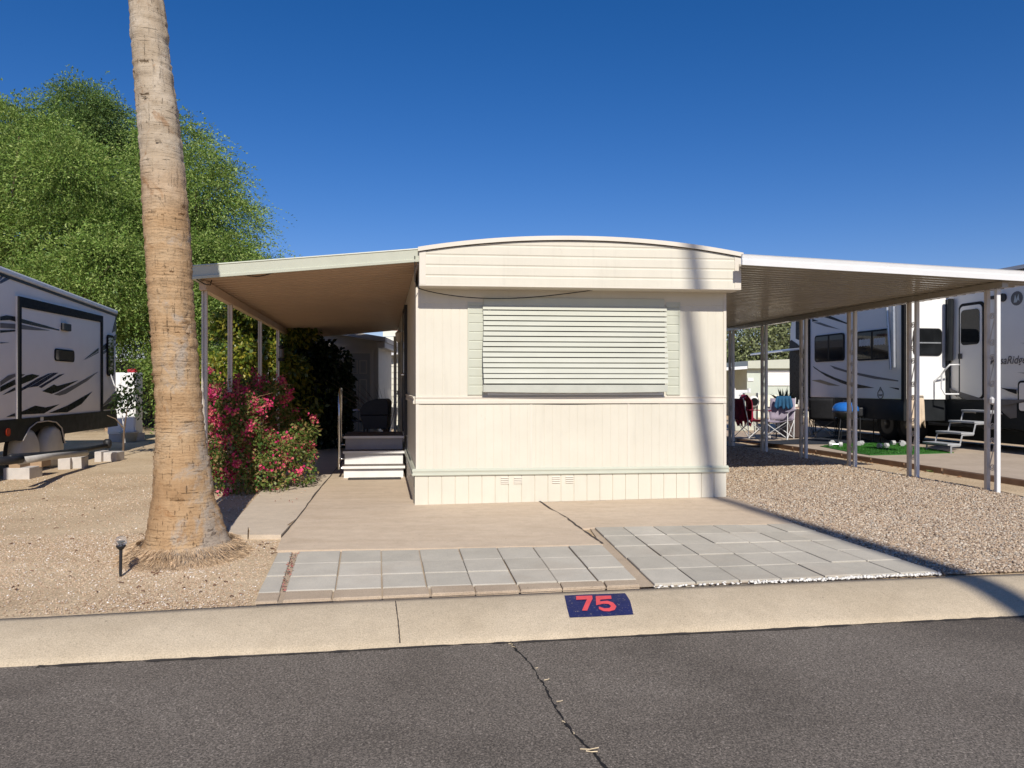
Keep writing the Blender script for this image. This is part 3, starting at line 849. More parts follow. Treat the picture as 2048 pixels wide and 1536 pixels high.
# side door, its frame and the porch lamp beside it
def sbox(mb, c0, c1, o0, o1, z0, z1): return SP.box(mb, c0, c1, o0, o1, z0, z1)
door = MB(); sbox(door, 2.95, 3.85, .0, .045, .86, 2.80); door = door.build('door', M('grey storm door', (.30, .29, .28), .45, .06), home)
mb = MB(); sbox(mb, 2.86, 2.945, .0, .06, .84, 2.86); sbox(mb, 3.855, 3.94, .0, .06, .84, 2.86); sbox(mb, 2.946, 3.854, .0, .06, 2.802, 2.86); mb.build('frame', m_bmetal, door)
mb = MB(); mb.tube([SP.pt(3.05, .045, 1.78), SP.pt(3.05, .10, 1.78)], .022, 10); mb.build('handle', m_chrome, door)
mb = MB(); sbox(mb, 3.1, 3.7, .045, .055, 1.8, 2.6); mb.build('pane', glassmat('storm door glass'), door)
mb = MB(); lc = SP.pt(4.6, .11, 2.46); mb.lathe([(.02, .12), (.06, .08), (.06, .07), (.045, -.06), (.015, -.09)], lc, 10); sbox(mb, 4.57, 4.63, .0, .10, 2.53, 2.56)
mb.build('porch_lamp', m_greymetal, home)
mb = MB(); mb.tube([SP.pt(8.7, .10, .25), SP.pt(8.7, .10, 2.75)], .035, 10); mb.build('downspout', m_whitemetal, home)
# cable drooping under the overhang
mb = MB(); pts = []
for f in np.linspace(0, 1, 30):
    px = 836 + f * 359; py = 576 + 21.5 * math.sin(math.pi * min(1, f * .93) ** .8) - 1 * f
    c, z = HP.cz(px, py, .1); pts.append(HP.pt(c, .1, z))
c, z = HP.cz(835, 512, .3); pts = [HP.pt(c - .03, .3, z), HP.pt(c - .03, .28, z - .28)] + pts
mb.tube(pts, .0055, 6)
tag(mb.build('cable', m_cable, loc=tuple(pts[0])), 'thin black cable drooping across the wall under the arched overhang', 'cable')

# ---------------------------------------------------------------- awnings either side
def pans(mb, a0, a1, zf, b0, b1, pitch, rw, rh, thick=.012):
    """roof pans whose ribs run along the slope and hang below"""
    prof = [(b0, 0)]; b = b0 + pitch
    while b < b1 - rw: prof += [(b - rw / 2, 0), (b - rw / 3, -rh), (b + rw / 3, -rh), (b + rw / 2, 0)]; b += pitch
    prof.append((b1, 0)); n = len(prof)
    V = [H(a, b, zf(a) - .085 + z) for a in (a0, a1) for b, z in prof] + [H(a, b, zf(a) - .085 + thick + z) for a in (a0, a1) for b, z in prof]
    fs = []
    for i in range(n - 1):
        fs += [(i, n + i, n + i + 1, i + 1), (2 * n + i, 2 * n + i + 1, 3 * n + i + 1, 3 * n + i), (i, i + 1, 2 * n + i + 1, 2 * n + i), (n + i, 3 * n + i, 3 * n + i + 1, n + i + 1)]
    return mb.add(V, fs)
def slope_bar(mb, a0, a1, zf, b, prof):
    """a bar along the slope with a section of (forward offset, height) points"""
    return mb.prism([H(a0, b - o, zf(a0) + z) for o, z in prof], [H(a1, b - o, zf(a1) + z) for o, z in prof])
def Hdir(a, b, z0, z1, ra, rb, mb):
    return Hbox(mb, a - ra, a + ra, b - rb, b + rb, z0, z1)

awL = thing('patio_awning', 'cream metal patio awning on thin square posts along the left side of the mobile home', 'awning', H(-1.2, 5, .2))
zl = lambda a: 3.155 + .094 * a
mb = MB(); pans(mb, -2.42, .0, zl, -.26, 10.5, .2, .06, .05); mb.build('roof_panel', m_awning, awL)
mb = MB(); slope_bar(mb, -2.50, .045, zl, -.27, [(0, -.145), (.030, -.145), (.034, -.118), (.018, -.110), (.030, -.012), (.040, -.004), (.036, .008), (0, .008)]); mb.build('fascia', m_green, awL)
mb = MB(); slope_bar(mb, -2.47, -.03, zl, 10.54, [(0, -.13), (.03, -.13), (.03, .0), (0, .0)]); mb.build('fascia', m_green, awL)
zg = zl(-2.45)
mb = MB(); Hbox(mb, -2.495, -2.425, -.265, 10.5, zg - .135, zg - .003); mb.build('gutter', m_green, awL)
mb = MB(); Hbox(mb, -2.44, -2.36, -.10, 10.45, zg - .24, zg - .137); mb.build('beam', m_awning, awL)
for b in (.0, 1.46, 3.95, 6.13, 8.36, 10.35):
    x, y = Hxy(-2.4, b); m2 = MB(); zb_ = float(gz(x, y)) - .02; zt_ = zg - .242
    for da in (-.028, .014): Hbox(m2, -2.4 + da, -2.4 + da + .014, b - .032, b + .032, zb_, zt_)
    Hbox(m2, -2.4137, -2.3863, b - .012, b + .012, zb_, zt_)
    m2.build('post', m_greymetal, awL)
mb = MB(); p0 = H(-2.40, -.24, zl(-2.4) - .13); mb.tube([H(-2.46, -.2, 2.80), H(-2.36, -.18, 2.74), H(-2.30, -.18, 2.73), H(-2.29, -.15, 2.79)], .006, 6)
tag(mb.build('wire_loop', m_cable, loc=tuple(p0)), 'short black wire loop at the outer front corner of the patio awning', 'wire')
mb = MB(); mb.tube([H(-1.95 + .36 * f, -.2, zl(-1.95 + .36 * f) - .12 - .035 * math.sin(math.pi * f)) for f in np.linspace(0, 1, 10)], .006, 6)
tag(mb.build('wire_loop', m_cable, loc=tuple(H(-1.8, -.2, 2.8))), 'short black wire sagging just below the front fascia of the patio awning', 'wire')
# lantern strapped to a post
lz = at(557, 712, 14.6); lt = thing('post_lantern', 'dark lantern strapped to a patio awning post before the citrus tree', 'lantern', tuple(H(-2.33, 6.13, lz[2] - .2)))
lx, ly, lzz = H(-2.33, 6.10, lz[2])
mb = MB(); mb.lathe([(.05, -.01), (.055, .0), (.05, .14), (.06, .15), (.02, .17)], (lx, ly, lzz - .02), 10); mb.build('lantern_glass', M('smoked lantern glass', (.16, .14, .11), .2, .1), lt)
mb = MB(); mb.lathe([(.06, 0), (.065, .05), (.055, .06)], (lx, ly, lzz - .10), 12); mb.build('lantern_base', m_black, lt); mb = MB(); mb.lathe([(.04, 0), (.065, .03), (.02, .06)], (lx, ly, lzz + .15), 12); mb.build('lantern_cap', m_black, lt)

awR = thing('carport_awning', 'white edged carport roof on paired scrollwork posts along the right side of the mobile home', 'carport', H(6, 3, .3))
zr = lambda a: 3.11 - .0402 * (a - 3.74)
mb = MB(); pans(mb, 3.76, 7.5, zr, -.52, 7.05, .16, .055, .026); mb.build('roof_panel', m_carport, awR)
mb = MB(); slope_bar(mb, 3.69, 7.56, zr, -.53, [(0, -.118), (.025, -.118), (.030, -.058), (.018, -.052), (.028, -.006), (.034, .004), (.0, .004)]); mb.build('fascia', m_whitemetal, awR)
mb = MB(); slope_bar(mb, 3.78, 7.5, zr, 7.1, [(0, -.11), (.03, -.11), (.03, .0), (0, .0)]); mb.build('fascia', m_whitemetal, awR)
mb = MB(); Hbox(mb, 7.505, 7.555, -.525, 7.05, zr(7.5) - .10, zr(7.5) - .002); mb.build('gutter', m_whitemetal, awR)
zbm = zr(7.03) - .112
mb = MB(); Hbox(mb, 6.99, 7.07, -.45, 7.0, zbm - .075, zbm); mb.build('beam', m_carport, awR)
m_iron = M('grey painted scroll iron', (.56, .52, .46), .5, .15, 9, .05, 40)
def scroll(a, b, zc, flip=1, h=.16):
    pts = []
    for k in range(22):
        th = R(-420 + 600 * k / 21); r_ = .010 + .034 * k / 21
        pts.append((math.cos(th) * r_, h + math.sin(th) * r_))
    bot = [(-x, -y) for x, y in pts[::-1]]
    return [H(a, b + flip * q, zc + z) for q, z in pts + bot]
for k in range(6):
    b = -.255 + 1.40 * k; x, y = Hxy(7.03, b); g0 = float(gz(x, y)) - .03
    post = thing('scroll_post', None, None); post.parent = awR; post.location = Vector((x, y, g0)) - awR.location
    for s in (-1, 1):
        m2 = MB(); Hbox(m2, 7.03 - .025, 7.03 + .025, b + s * .078 - .025, b + s * .078 + .025, g0, zbm - .076)
        m2.build('pole', m_greymetal if s > 0 else m_whitemetal, post, bevel=.008)
    m2 = MB()
    for zc in (2.30, 1.79, 1.27, .76): m2.tube(scroll(7.03, b, zc, 1), .0062, 6)
    m2.build('scrollwork', m_iron, post)
    if k == 0:
        m2 = MB(); m2.lathe([(.015, .0), (.045, .02), (.05, .07), (.03, .10)], H(7.03, b - .02, 1.37), 10); m2.build('spot_lamp', m_whitemetal, post)

# ---------------------------------------------------------------- porch steps, rail, grill
m_step = M('white painted step board', (.76, .74, .70), .5, .06, 5, .05, 30, col2=(.62, .57, .50), mixscale=3, mixlo=.62, mixhi=.8)
m_step_shade = M('step board in painted shade', (.47, .44, .42), .55, .06, 5, .05, 30)  # greyed copy of the step white: awning shade painted on the top riser
sx0, sx1 = -.99, -.06
def stp(mb, c0, c1, a0, a1, z0, z1): return Hbox(mb, a0, a1, c0, c1, z0, z1)
steps = thing('porch_steps', 'white wooden porch steps with brown treads beside the mobile home', 'steps', H(-.5, 3, .2))
g0 = float(gz(*Hxy(-.5, 2.7)))
zz = [g0 + .205, g0 + .41, g0 + .625]
cs = [2.64, 2.90, 3.16]
for i in range(3):
    m2 = MB(); stp(m2, cs[i] + .02, cs[i] + .05, sx0 + .02, sx1 - .02, g0 + (.02 if i == 0 else zz[i - 1] - g0 + .002), zz[i] - .034); m2.build('riser', m_step if i < 2 else m_step_shade, steps)
    if i < 2:
        m2 = MB(); stp(m2, cs[i] - .02, cs[i] + .30, sx0, sx1, zz[i] - .012, zz[i]); m2.build('tread', m_wall_dark, steps)
        m2 = MB(); stp(m2, cs[i] - .035, cs[i] - .021, sx0 - .005, sx1 + .005, zz[i] - .036, zz[i] + .002); m2.build('nosing', m_step, steps)
m2 = MB(); stp(m2, cs[2] - .02, cs[2] + 1.15, sx0, sx1, zz[2] - .012, zz[2]); m2.build('landing', m_wall_dark, steps)
m2 = MB(); stp(m2, cs[2] - .035, cs[2] - .021, sx0 - .005, sx1 + .005, zz[2] - .036, zz[2] + .002); m2.build('nosing', m_step, steps)
m2 = MB()
for i in range(3): stp(m2, cs[i] + .051, (cs[i + 1] if i < 2 else cs[2] + 1.1), sx0 + .03, sx0 + .055, g0, zz[i] - .013)
m2.build('side_board', m_wall_dark, steps)
rail = MB(); pr = []
ra = sx0 - .05
pr = [H(ra, 2.66, .34), H(ra, 2.66, 1.30), H(ra, 2.70, 1.42), H(ra, 2.80, 1.51), H(ra, 2.95, 1.55), H(ra, 3.2, 1.56), H(ra, 3.32, 1.52), H(ra, 3.36, 1.42), H(ra, 3.36, .70)]
rail.tube(pr, .017, 10)
for z in (.36, .50): rail.tube([H(ra, 2.66, z), H(sx0 + .02, 2.66, z)], .012, 6)
for z in (.66, .78): rail.tube([H(ra, 3.36, z), H(sx0 + .04, 3.36, z)], .012, 6)
rail.build('handrail', m_chrome, steps, smooth=True)
mat_ = MB(); mat_.add([H(a, b, float(gz(*Hxy(a, b))) + .036) for a, b in ((-.90, 2.42), (-.12, 2.42), (-.12, 2.62), (-.90, 2.62))] + [H(a, b, float(gz(*Hxy(a, b))) + .02) for a, b in ((-.90, 2.42), (-.12, 2.42), (-.12, 2.62), (-.90, 2.62))], [(0, 1, 2, 3), (4, 5, 1, 0), (5, 6, 2, 1), (6, 7, 3, 2), (7, 4, 0, 3)])
tag(mat_.build('doormat', M('dark ribbed rubber mat', (.045, .042, .04), .85, .3, 60, .5, 150), loc=tuple(H(-.5, 2.5, .22))), 'narrow dark doormat at the foot of the white porch steps', 'doormat')

gp = at(752, 880, 14.5); gx, gy = gp[0], 14.5; gg = float(gz(gx, gy)) + .02
bbq = thing('barbecue_grill', 'black lidded barbecue grill standing behind the porch landing', 'grill', (gx, gy, gg))
mb = MB(); prof = [(-.27, 0), (-.27, .10), (-.22, .19), (-.10, .27), (.05, .31), (.22, .31), (.27, .26), (.27, 0)]
mb.prism([(gx + x, gy - .22, gg + .84 + z) for x, z in prof], [(gx + x, gy + .22, gg + .84 + z) for x, z in prof]); mb.build('lid', m_black, bbq, bevel=.012)
mb = MB(); mb.prism([(gx + x, gy - .22, gg + z) for x, z in ((-.20, .58), (.24, .58), (.27, .835), (-.27, .835))], [(gx + x, gy + .22, gg + z) for x, z in ((-.20, .58), (.24, .58), (.27, .835), (-.27, .835))]); mb.build('firebox', m_bmetal, bbq, bevel=.01)
for x, y in ((-.2, -.17), (.22, -.17), (-.2, .17), (.22, .17)):
    m2 = MB(); m2.tube([(gx + x, gy + y, gg), (gx + x, gy + y, gg + .6)], .015, 8); m2.build('leg', m_bmetal, bbq)
mb = MB(); mb.tube([(gx - .27, gy - .1, gg + .93), (gx - .42, gy - .1, gg + .93), (gx - .42, gy + .1, gg + .93), (gx - .27, gy + .1, gg + .93)], .012, 8); mb.build('lid_handle', m_chrome, bbq)
mb = MB(); mb.box(gx - .40, gy - .2, gg + .70, gx - .275, gy + .2, gg + .725); mb.build('side_shelf', m_bmetal, bbq)
mb = MB(); mb.box(gx - .2, gy - .17, gg + .16, gx + .22, gy + .17, gg + .18); mb.build('lower_shelf', m_bmetal, bbq)
# wicker planter with dry twigs behind it
wx, wy = at(776, 860, 16.4)[0], 16.4; wg = float(gz(wx, wy)) + .02
pl = thing('wicker_planter', 'tan wicker planter holding bare dry twigs behind the black grill', 'planter', (wx, wy, wg))
mb = MB(); mb.lathe([(.17, 0), (.20, .06), (.18, .10), (.21, .16), (.19, .20), (.22, .26), (.20, .30), (.23, .36), (.20, .36), (.18, .30)], (wx, wy, wg), 18); mb.build('pot', M('tan wicker', (.45, .29, .17), .8, .25, 14, .4, 60), pl)
mb = MB()
for i in range(46):
    a = random.uniform(0, 6.28); t = random.uniform(.1, .75); L = random.uniform(.7, 1.55)
    d = Vector((math.cos(a) * t - .28, math.sin(a) * t * .6, 1)); p0 = Vector((wx, wy, wg + .3))
    mid = p0 + d * L * .5; mb.tube([p0, mid, mid + Vector((d.x * 1.6, d.y * 1.6, .75)) * L * .5], [.005, .004, .0015], 4)
mb.build('twigs', M('dry grey twig', (.16, .12, .09), .85, .2, 20), pl)
# ---------------------------------------------------------------- palms
def palm_mat(name, zoff):
    m, n, l, b = newmat(name)
    v = coords(n, l)
    sep = n.new('ShaderNodeSeparateXYZ'); l.new(v, sep.inputs[0])
    vh = coords(n, l, (3.2, 3.2, 46)); vv = coords(n, l, (38, 38, 2.6))
    low = ramp(n, l, noise(n, l, v, 2.2, 7, .65, .4), [(.3, (.28, .165, .08)), (.5, (.385, .25, .135)), (.68, (.45, .33, .205))])
    high = ramp(n, l, noise(n, l, v, 2.6, 7, .65, .4), [(.3, (.31, .235, .155)), (.5, (.41, .335, .245)), (.7, (.52, .45, .36))])
    zn = n.new('ShaderNodeMath'); zn.operation = 'MULTIPLY_ADD'; zn.inputs[1].default_value = 1.2
    l.new(noise(n, l, v, 1.6, 4), zn.inputs[0]); l.new(sep.outputs[2], zn.inputs[2])
    zf = n.new('ShaderNodeMapRange'); zf.inputs[1].default_value = 3.55; zf.inputs[2].default_value = 4.15; l.new(zn.outputs[0], zf.inputs[0])
    c = mixc(n, l, zf.outputs[0], low, high)
    gx_ = n.new('ShaderNodeMath'); gx_.operation = 'MULTIPLY_ADD'; gx_.inputs[1].default_value = .38
    l.new(sep.outputs[0], gx_.inputs[0]); l.new(noise(n, l, v, 3.1, 6, .7, .5), gx_.inputs[2])
    grey = ramp(n, l, gx_.outputs[0], [(.54, 0.), (.64, .8)])
    c = mixc(n, l, grey, c, (.33, .285, .235))
    brn = ramp(n, l, noise(n, l, v, 4.3, 6, .7, .8), [(.60, 0.), (.68, .6)])
    c = mixc(n, l, brn, c, (.25, .12, .045))
    rings = ramp(n, l, noise(n, l, vh, 1.6, 5, .6, .2), [(.29, .38), (.36, .97), (.7, 1.08)])
    wv = n.new('ShaderNodeTexWave'); wv.wave_type = 'BANDS'; wv.bands_direction = 'Z'; wv.inputs['Scale'].default_value = 11; wv.inputs['Distortion'].default_value = 9
    wv.inputs['Detail'].default_value = 5; wv.inputs['Detail Scale'].default_value = 2.2; wv.inputs['Detail Roughness'].default_value = .7; l.new(v, wv.inputs['Vector'])
    fine = ramp(n, l, wv.outputs[1], [(.08, .70), (.30, 1.), (.9, 1.04)])
    msk = ramp(n, l, noise(n, l, v, 2.0, 5, .6), [(.36, .1), (.62, 1.)])
    iz = n.new('ShaderNodeMapRange'); iz.inputs[3].default_value = 1.; iz.inputs[4].default_value = .15; l.new(zf.outputs[0], iz.inputs[0])
    msk = mixc(n, l, 1., msk, iz.outputs[0], 'MULTIPLY')
    c = mixc(n, l, msk, c, mixc(n, l, 1., c, fine, 'MULTIPLY'))
    rf = n.new('ShaderNodeMapRange'); rf.inputs[3].default_value = .9; rf.inputs[4].default_value = .4; l.new(zf.outputs[0], rf.inputs[0])
    c = mixc(n, l, rf.outputs[0], c, rings, 'MULTIPLY')
    peel = ramp(n, l, noise(n, l, coords(n, l, (1, 1, .7)), 13, 5, .65, .5), [(.33, .42), (.37, 1.), (.6, 1.), (.61, .84), (.7, .88)])
    c = mixc(n, l, .7, c, peel, 'MULTIPLY')
    cracks = ramp(n, l, noise(n, l, vv, 1.5, 5, .62), [(.31, .34), (.37, 1.), (.7, 1.06)])
    c = mixc(n, l, .8, c, cracks, 'MULTIPLY')
    l.new(c, b.inputs['Base Color']); b.inputs['Roughness'].default_value = .9; b.inputs['Specular IOR Level'].default_value = .15
    p = bumpn(n, l, b, rings, .8, .02)
    p = bumpn(n, l, b, cracks, .7, .015, p)
    bumpn(n, l, b, noise(n, l, v, 45, 5, .7), .5, .01, p)
    return m
m_palm = palm_mat('palm trunk bark', 0)
m_fiber = M('dry palm root fibre', (.50, .36, .225), .95, .2, 12, isl=.4)
m_frond = leafmat('palm frond', [(.05, .085, .03), (.08, .11, .04), (.16, .13, .06)], .2)

def trunk(keys, n=72, step=.022):
    """keys: (z, x, y, r); a ringed trunk with slipped bark"""
    kz_, kx, ky, kr = map(np.array, zip(*keys))
    Z = [kz_[0]]
    while Z[-1] < kz_[-1]: Z.append(Z[-1] + (step if Z[-1] < 6 else .12))
    Z = np.array(Z); a = np.linspace(0, 2 * np.pi, n, endpoint=False)
    from_np = lambda k: np.interp(Z, kz_, k)
    def sm(v):
        w = 13; pad = np.pad(v, w // 2, mode='edge'); return np.convolve(pad, np.ones(w) / w, 'valid')
    X, Y, Rr = sm(from_np(kx)), sm(from_np(ky)), sm(from_np(kr))
    ring = rng.normal(size=len(Z)).clip(-1.6, 1.6) * .004
    lo = np.zeros((len(Z), n))
    for _ in range(46):                                # plates of bark standing proud or fallen away
        z0 = rng.uniform(Z[0], min(6, Z[-1])); a0 = rng.uniform(0, 6.283); h = rng.uniform(.05, .35); w = rng.uniform(.25, .9)
        da = np.abs((a - a0 + np.pi) % (2 * np.pi) - np.pi)
        lo += rng.uniform(-.010, .010) * ((np.abs(Z - z0) < h)[:, None] & (da + .06 * np.sin(Z * 60)[:, None] < w)[:, :])
    lobes = .018 * np.sin(3 * a[None] + .8 * Z[:, None]) * np.exp(-Z / .7)[:, None] + .006 * np.sin(2 * a[None] + Z[:, None] * 2.1)
    r = Rr[:, None] + ring[:, None] + lo + lobes + rng.normal(size=(len(Z), n)) * .0016
    V = np.stack([X[:, None] + r * np.cos(a), Y[:, None] + r * np.sin(a), np.repeat(Z[:, None], n, 1)], -1).reshape(-1, 3)
    i = np.arange(len(Z) - 1)[:, None] * n; k = np.arange(n)[None]
    Q = np.stack([i + k, i + (k + 1) % n, i + n + (k + 1) % n, i + n + k], -1).reshape(-1, 4)
    return V, Q
def palm_crown(c, nf, L):
    Vs = []
    for k in range(nf):
        az = rng.uniform(0, 6.283); el = R(rng.uniform(-35, 75)); d = np.array([math.cos(az) * math.cos(el), math.sin(az) * math.cos(el), math.sin(el)])
        tip = np.array(c) + d * L * .55
        side = np.cross(d, [0, 0, 1.]); side /= max(np.linalg.norm(side), 1e-3)
        Vs.append((np.array(c), d, .016, L * .55))
        for j in np.linspace(-1, 1, 26):
            a = j * 1.35; t = d * math.cos(a) + side * math.sin(a) + np.array([0, 0, -.25 * abs(j)])
            Vs.append((tip, t / np.linalg.norm(t), .028, L * .5 * rng.uniform(.8, 1.1)))
    P = np.array([v[0] for v in Vs]); T_ = np.array([v[1] for v in Vs]); w = np.array([v[2] for v in Vs]); ln = np.array([v[3] for v in Vs])
    return leaf_quads(P, T_, ln, w)
PY = 6.42
px2x = lambda px: (px - CX) / F * PY
keys = [(.06, px2x(373), PY, .56), (.13, px2x(371), PY, .41), (.19, px2x(371), PY, .365), (.27, px2x(370), PY, .335), (.37, px2x(369), PY, .308), (.62, px2x(364), PY, .248), (.87, px2x(362), PY, .220), (1.185, px2x(361), PY, .196), (1.8, px2x(351), PY, .186), (2.5, px2x(341), PY, .187), (3.6, px2x(323.5), PY, .166), (4.87, px2x(291.5), PY, .145), (7, -3.38, PY + .05, .135), (12.5, -3.85, PY + .1, .12)]
palm = thing('palm_tree', 'tall thick leaning palm trunk with cracked orange brown bark rising from the sandy yard', 'palm tree', (px2x(373), PY, .13))
V, Q = palm_crown((-3.87, PY + .1, 12.5), 34, 2.4); np_obj('crown', V, Q, m_frond, palm)
# flakes of bark lifting from the trunk
fl = MB()
KZ_, KX_, KR_ = [k[0] for k in keys], [k[1] for k in keys], [k[3] for k in keys]
for _ in range(75):
    z = random.uniform(.35, 4.9) if _ % 3 else random.uniform(.35, 2.4); a_ = random.uniform(math.pi * .95, math.pi * 2.05); r_ = float(np.interp(z, KZ_, KR_)); cx_ = float(np.interp(z, KZ_, KX_))
    w_, h_ = random.uniform(.02, .08), random.uniform(.010, .035); o_ = random.uniform(.004, .011); n_ = 5; lo_, hi_ = [], []
    for i in range(n_ + 1):
        b_ = a_ + (i / n_ - .5) * w_ / r_; jz = random.uniform(-.008, .008)
        lo_.append((cx_ + (r_ - .004) * math.cos(b_), PY + (r_ - .004) * math.sin(b_), z - h_ * .5)); hi_.append((cx_ + (r_ + o_) * math.cos(b_), PY + (r_ + o_) * math.sin(b_), z + h_ * .5 + jz))
    fl.add(lo_ + hi_, [(i, i + 1, n_ + 2 + i, n_ + 1 + i) for i in range(n_)])
V, Q = trunk(keys); np_obj('trunk', np.concatenate([V, np.array(fl.v)]), np.concatenate([Q, np.array(fl.f) + len(V)]), m_palm, palm, smooth=True)
# the skirt of fine roots round its foot
n = 11000; a = rng.uniform(0, 6.283, n); rr = .385 + .20 * rng.random(n) ** 1.5
x0, y0 = px2x(373), PY
zt_ = np.interp(rr, [.38, .44, .52, .62], [.29, .20, .16, .145])
P = np.stack([x0 + rr * np.cos(a), y0 + rr * np.sin(a), zt_ + .006], 1)
T_ = unit(np.stack([np.cos(a + rng.normal(size=n) * .25) * .75, np.sin(a + rng.normal(size=n) * .25) * .75, -.42 + .25 * rng.normal(size=n).clip(-1, 1)], 1))
V, Q = leaf_quads(P, T_, rng.uniform(.03, .10, n), rng.uniform(.0010, .0024, n)); np_obj('root_fibers', V, Q, m_fiber, palm)
# the palm across the street that throws its shadow over the driveway and the home
bx, by = 5.95, -9.6
bx = 7.87
keys = [(.0, bx, by, .42), (.4, bx - .06, by, .27), (1.5, bx - .22, by, .20), (10.5, bx - 1.554, by, .175), (12.5, bx - 1.85, by, .15), (14.5, bx - 2.146, by, .10), (21.5, bx - 3.18, by, .082)]
palm2 = thing('palm_tree', 'tall slender palm standing across the street behind the camera', 'palm tree', (bx, by, .1))
V, Q = trunk(keys, 36); np_obj('trunk', V, Q, m_palm, palm2, smooth=True)
V, Q = palm_crown((bx - 3.18, by, 21.5), 36, 2.3); np_obj('crown', V, Q, m_frond, palm2)

# ---------------------------------------------------------------- trees and shrubs
m_bark = M('rough brown bark', (.13, .09, .06), .9, .25, 8, .5, 30)
m_feather = leafmat('feathery mesquite leaf', [(.085, .16, .026), (.15, .245, .045), (.235, .335, .07), (.36, .43, .13)], .28)
m_feather_dark = leafmat('darker mesquite leaf', [(.065, .13, .03), (.11, .19, .045), (.165, .25, .065), (.24, .31, .10)], .28)
m_citrus = leafmat('yellow green citrus leaf', [(.05, .09, .012), (.12, .17, .02), (.24, .25, .03), (.42, .36, .05)], .3, .35, .5)
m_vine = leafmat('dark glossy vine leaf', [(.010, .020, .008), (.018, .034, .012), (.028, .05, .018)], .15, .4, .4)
m_boug = leafmat('bougainvillea leaf', [(.04, .10, .018), (.10, .17, .03), (.20, .23, .06), (.34, .20, .09)], .3)
m_bract = leafmat('bougainvillea bract', [(.48, .02, .11), (.70, .04, .20), (.74, .12, .17), (.78, .28, .20)], .35)
m_twig = M('thin brown twig', (.22, .13, .075), .85, .25, 15, .2, 40)

def limbs(base, tips, r0, name, parent, mat=None, fork=.35):
    mb = MB(); base = Vector(base)
    f = base + Vector((0, 0, (min(t[2] for t in tips) - base.z) * fork + .3))
    mb.tube([base, base.lerp(f, .5) + Vector((r0 * .4, 0, 0)), f], [r0 * 1.25, r0, r0 * .85], 10)
    for t in tips:
        t = Vector(t); k = f.lerp(t, .45) + Vector((random.uniform(-.2, .2), random.uniform(-.2, .2), random.uniform(0, .4))) * (t - f).length * .25
        mb.tube([f, k, t], [r0 * .6, r0 * .35, r0 * .08], 7)
        for _ in range(3):
            s = k.lerp(t, random.uniform(0, .7)); e = s + Vector((random.uniform(-1, 1), random.uniform(-1, 1), random.uniform(-.2, .8))) * (t - f).length * .22
            mb.tube([s, e], [r0 * .2, r0 * .04], 5)
    return mb.build(name, mat or m_bark, parent)
def dome_lobes(c, rx, ry, zb, zt, n, rl, seed, lean=0):
    """lobes crowded over the outside of a dome with some inside"""
    r_ = np.random.default_rng(seed); out = []
    while len(out) < n:
        d = unit(r_.normal(size=3)); k = r_.uniform(.55, 1.0) ** .5
        cz_ = zb + (zt - zb) * .38
        x = c[0] + d[0] * rx * k; y = c[1] + d[1] * ry * k; z = cz_ + d[2] * k * ((zt - cz_) if d[2] > 0 else (cz_ - zb))
        s = rl * r_.uniform(.65, 1.25)
        if z - s * .5 < zb - .3: continue
        out.append((x, y, z, s, s, s * r_.uniform(.5, .75)))
    return out
def feather_tree(label, base, lobes, mat, nsp, K=13, Ls=.95, L=.092, Wd=.018, droop=.6, group='feathery trees behind the lots'):
    t = thing('mesquite_tree', label, 'tree', base, group)
    P, D = lobe_points(lobes, int(nsp * 2.0), .72)
    k_ = D[:, 2] > -.3 + .5 * rng.random(len(D)); P, D = P[k_], D[k_]
    P2, D2 = lobe_points(lobes, int(nsp * .16), .15); P3, D3 = lobe_points(lobes, int(nsp * .30), 1.0); P3 = P3 + D3 * rng.uniform(.1, .55, (len(P3), 1))
    P, D = np.concatenate([P, P2, P3]), np.concatenate([D, D2, D3])
    V, Q = sprays(P, D, K, Ls, droop, L, Wd, .5)
    np_obj('crown', V, Q, mat, t)
    limbs(base, [l[:3] for l in random.sample(lobes, min(16, len(lobes)))], .22, 'trunk', t)
    return t
def clumps(rows, Y, dY, step, r0, seed):
    r_ = np.random.default_rng(seed); out = []
    for py, xa, xb in rows:
        x = xa + r_.uniform(0, step * .5)
        while x < xb + 1:
            d = Y + r_.uniform(-dY, dY) * 2.1; p = at(x + r_.uniform(-12, 12), py + 36 + r_.uniform(-16, 16), d); s_ = r0 * r_.uniform(.75, 1.3)
            out.append((p[0], p[1], p[2], s_, s_, s_ * r_.uniform(.6, .85))); x += step * r_.uniform(.85, 1.4)
    return out
A = clumps([(232, -70, 75), (275, -90, 130), (325, -120, 190), (380, -120, 225), (440, -120, 250), (500, -120, 265), (560, -110, 290), (615, 20, 300), (655, 215, 300)], 24.5, 1.8, 66, .98, 21)
feather_tree('broad bright green feathery tree at the far left above the grey trailer', (-16.2, 25, .1), A, m_feather, 15500)
B = clumps([(185, 165, 200), (218, 120, 235), (262, 110, 262), (315, 130, 285), (370, 180, 300), (430, 200, 310), (490, 220, 310)], 30, 1.2, 56, .95, 22)
feather_tree('tallest darker feathery tree, its top showing left of the palm trunk', (-16.6, 30.5, .1), B, m_feather_dark, 9500)
Cc = clumps([(272, 335, 392), (315, 320, 432), (365, 320, 462), (420, 300, 492), (475, 300, 528), (530, 300, 548), (590, 300, 545), (650, 300, 500), (705, 340, 600), (755, 370, 600)], 25.5, 1.4, 60, .88, 23)
feather_tree('feathery tree sloping down to the patio awning right of the palm trunk', (-10.6, 26, .1), Cc, m_feather, 13000)
tr = feather_tree('sparse olive tree beyond the pale green mobile home', (13.2, 40, .2), dome_lobes((13.6, 40), 3.4, 2.5, 1.6, 5.3, 26, 1.1, 5), M('olive crown leaf', (.15, .17, .07), .7, .4, 2, isl=.5), 2300, K=7, Ls=.7, L=.17, Wd=.045)

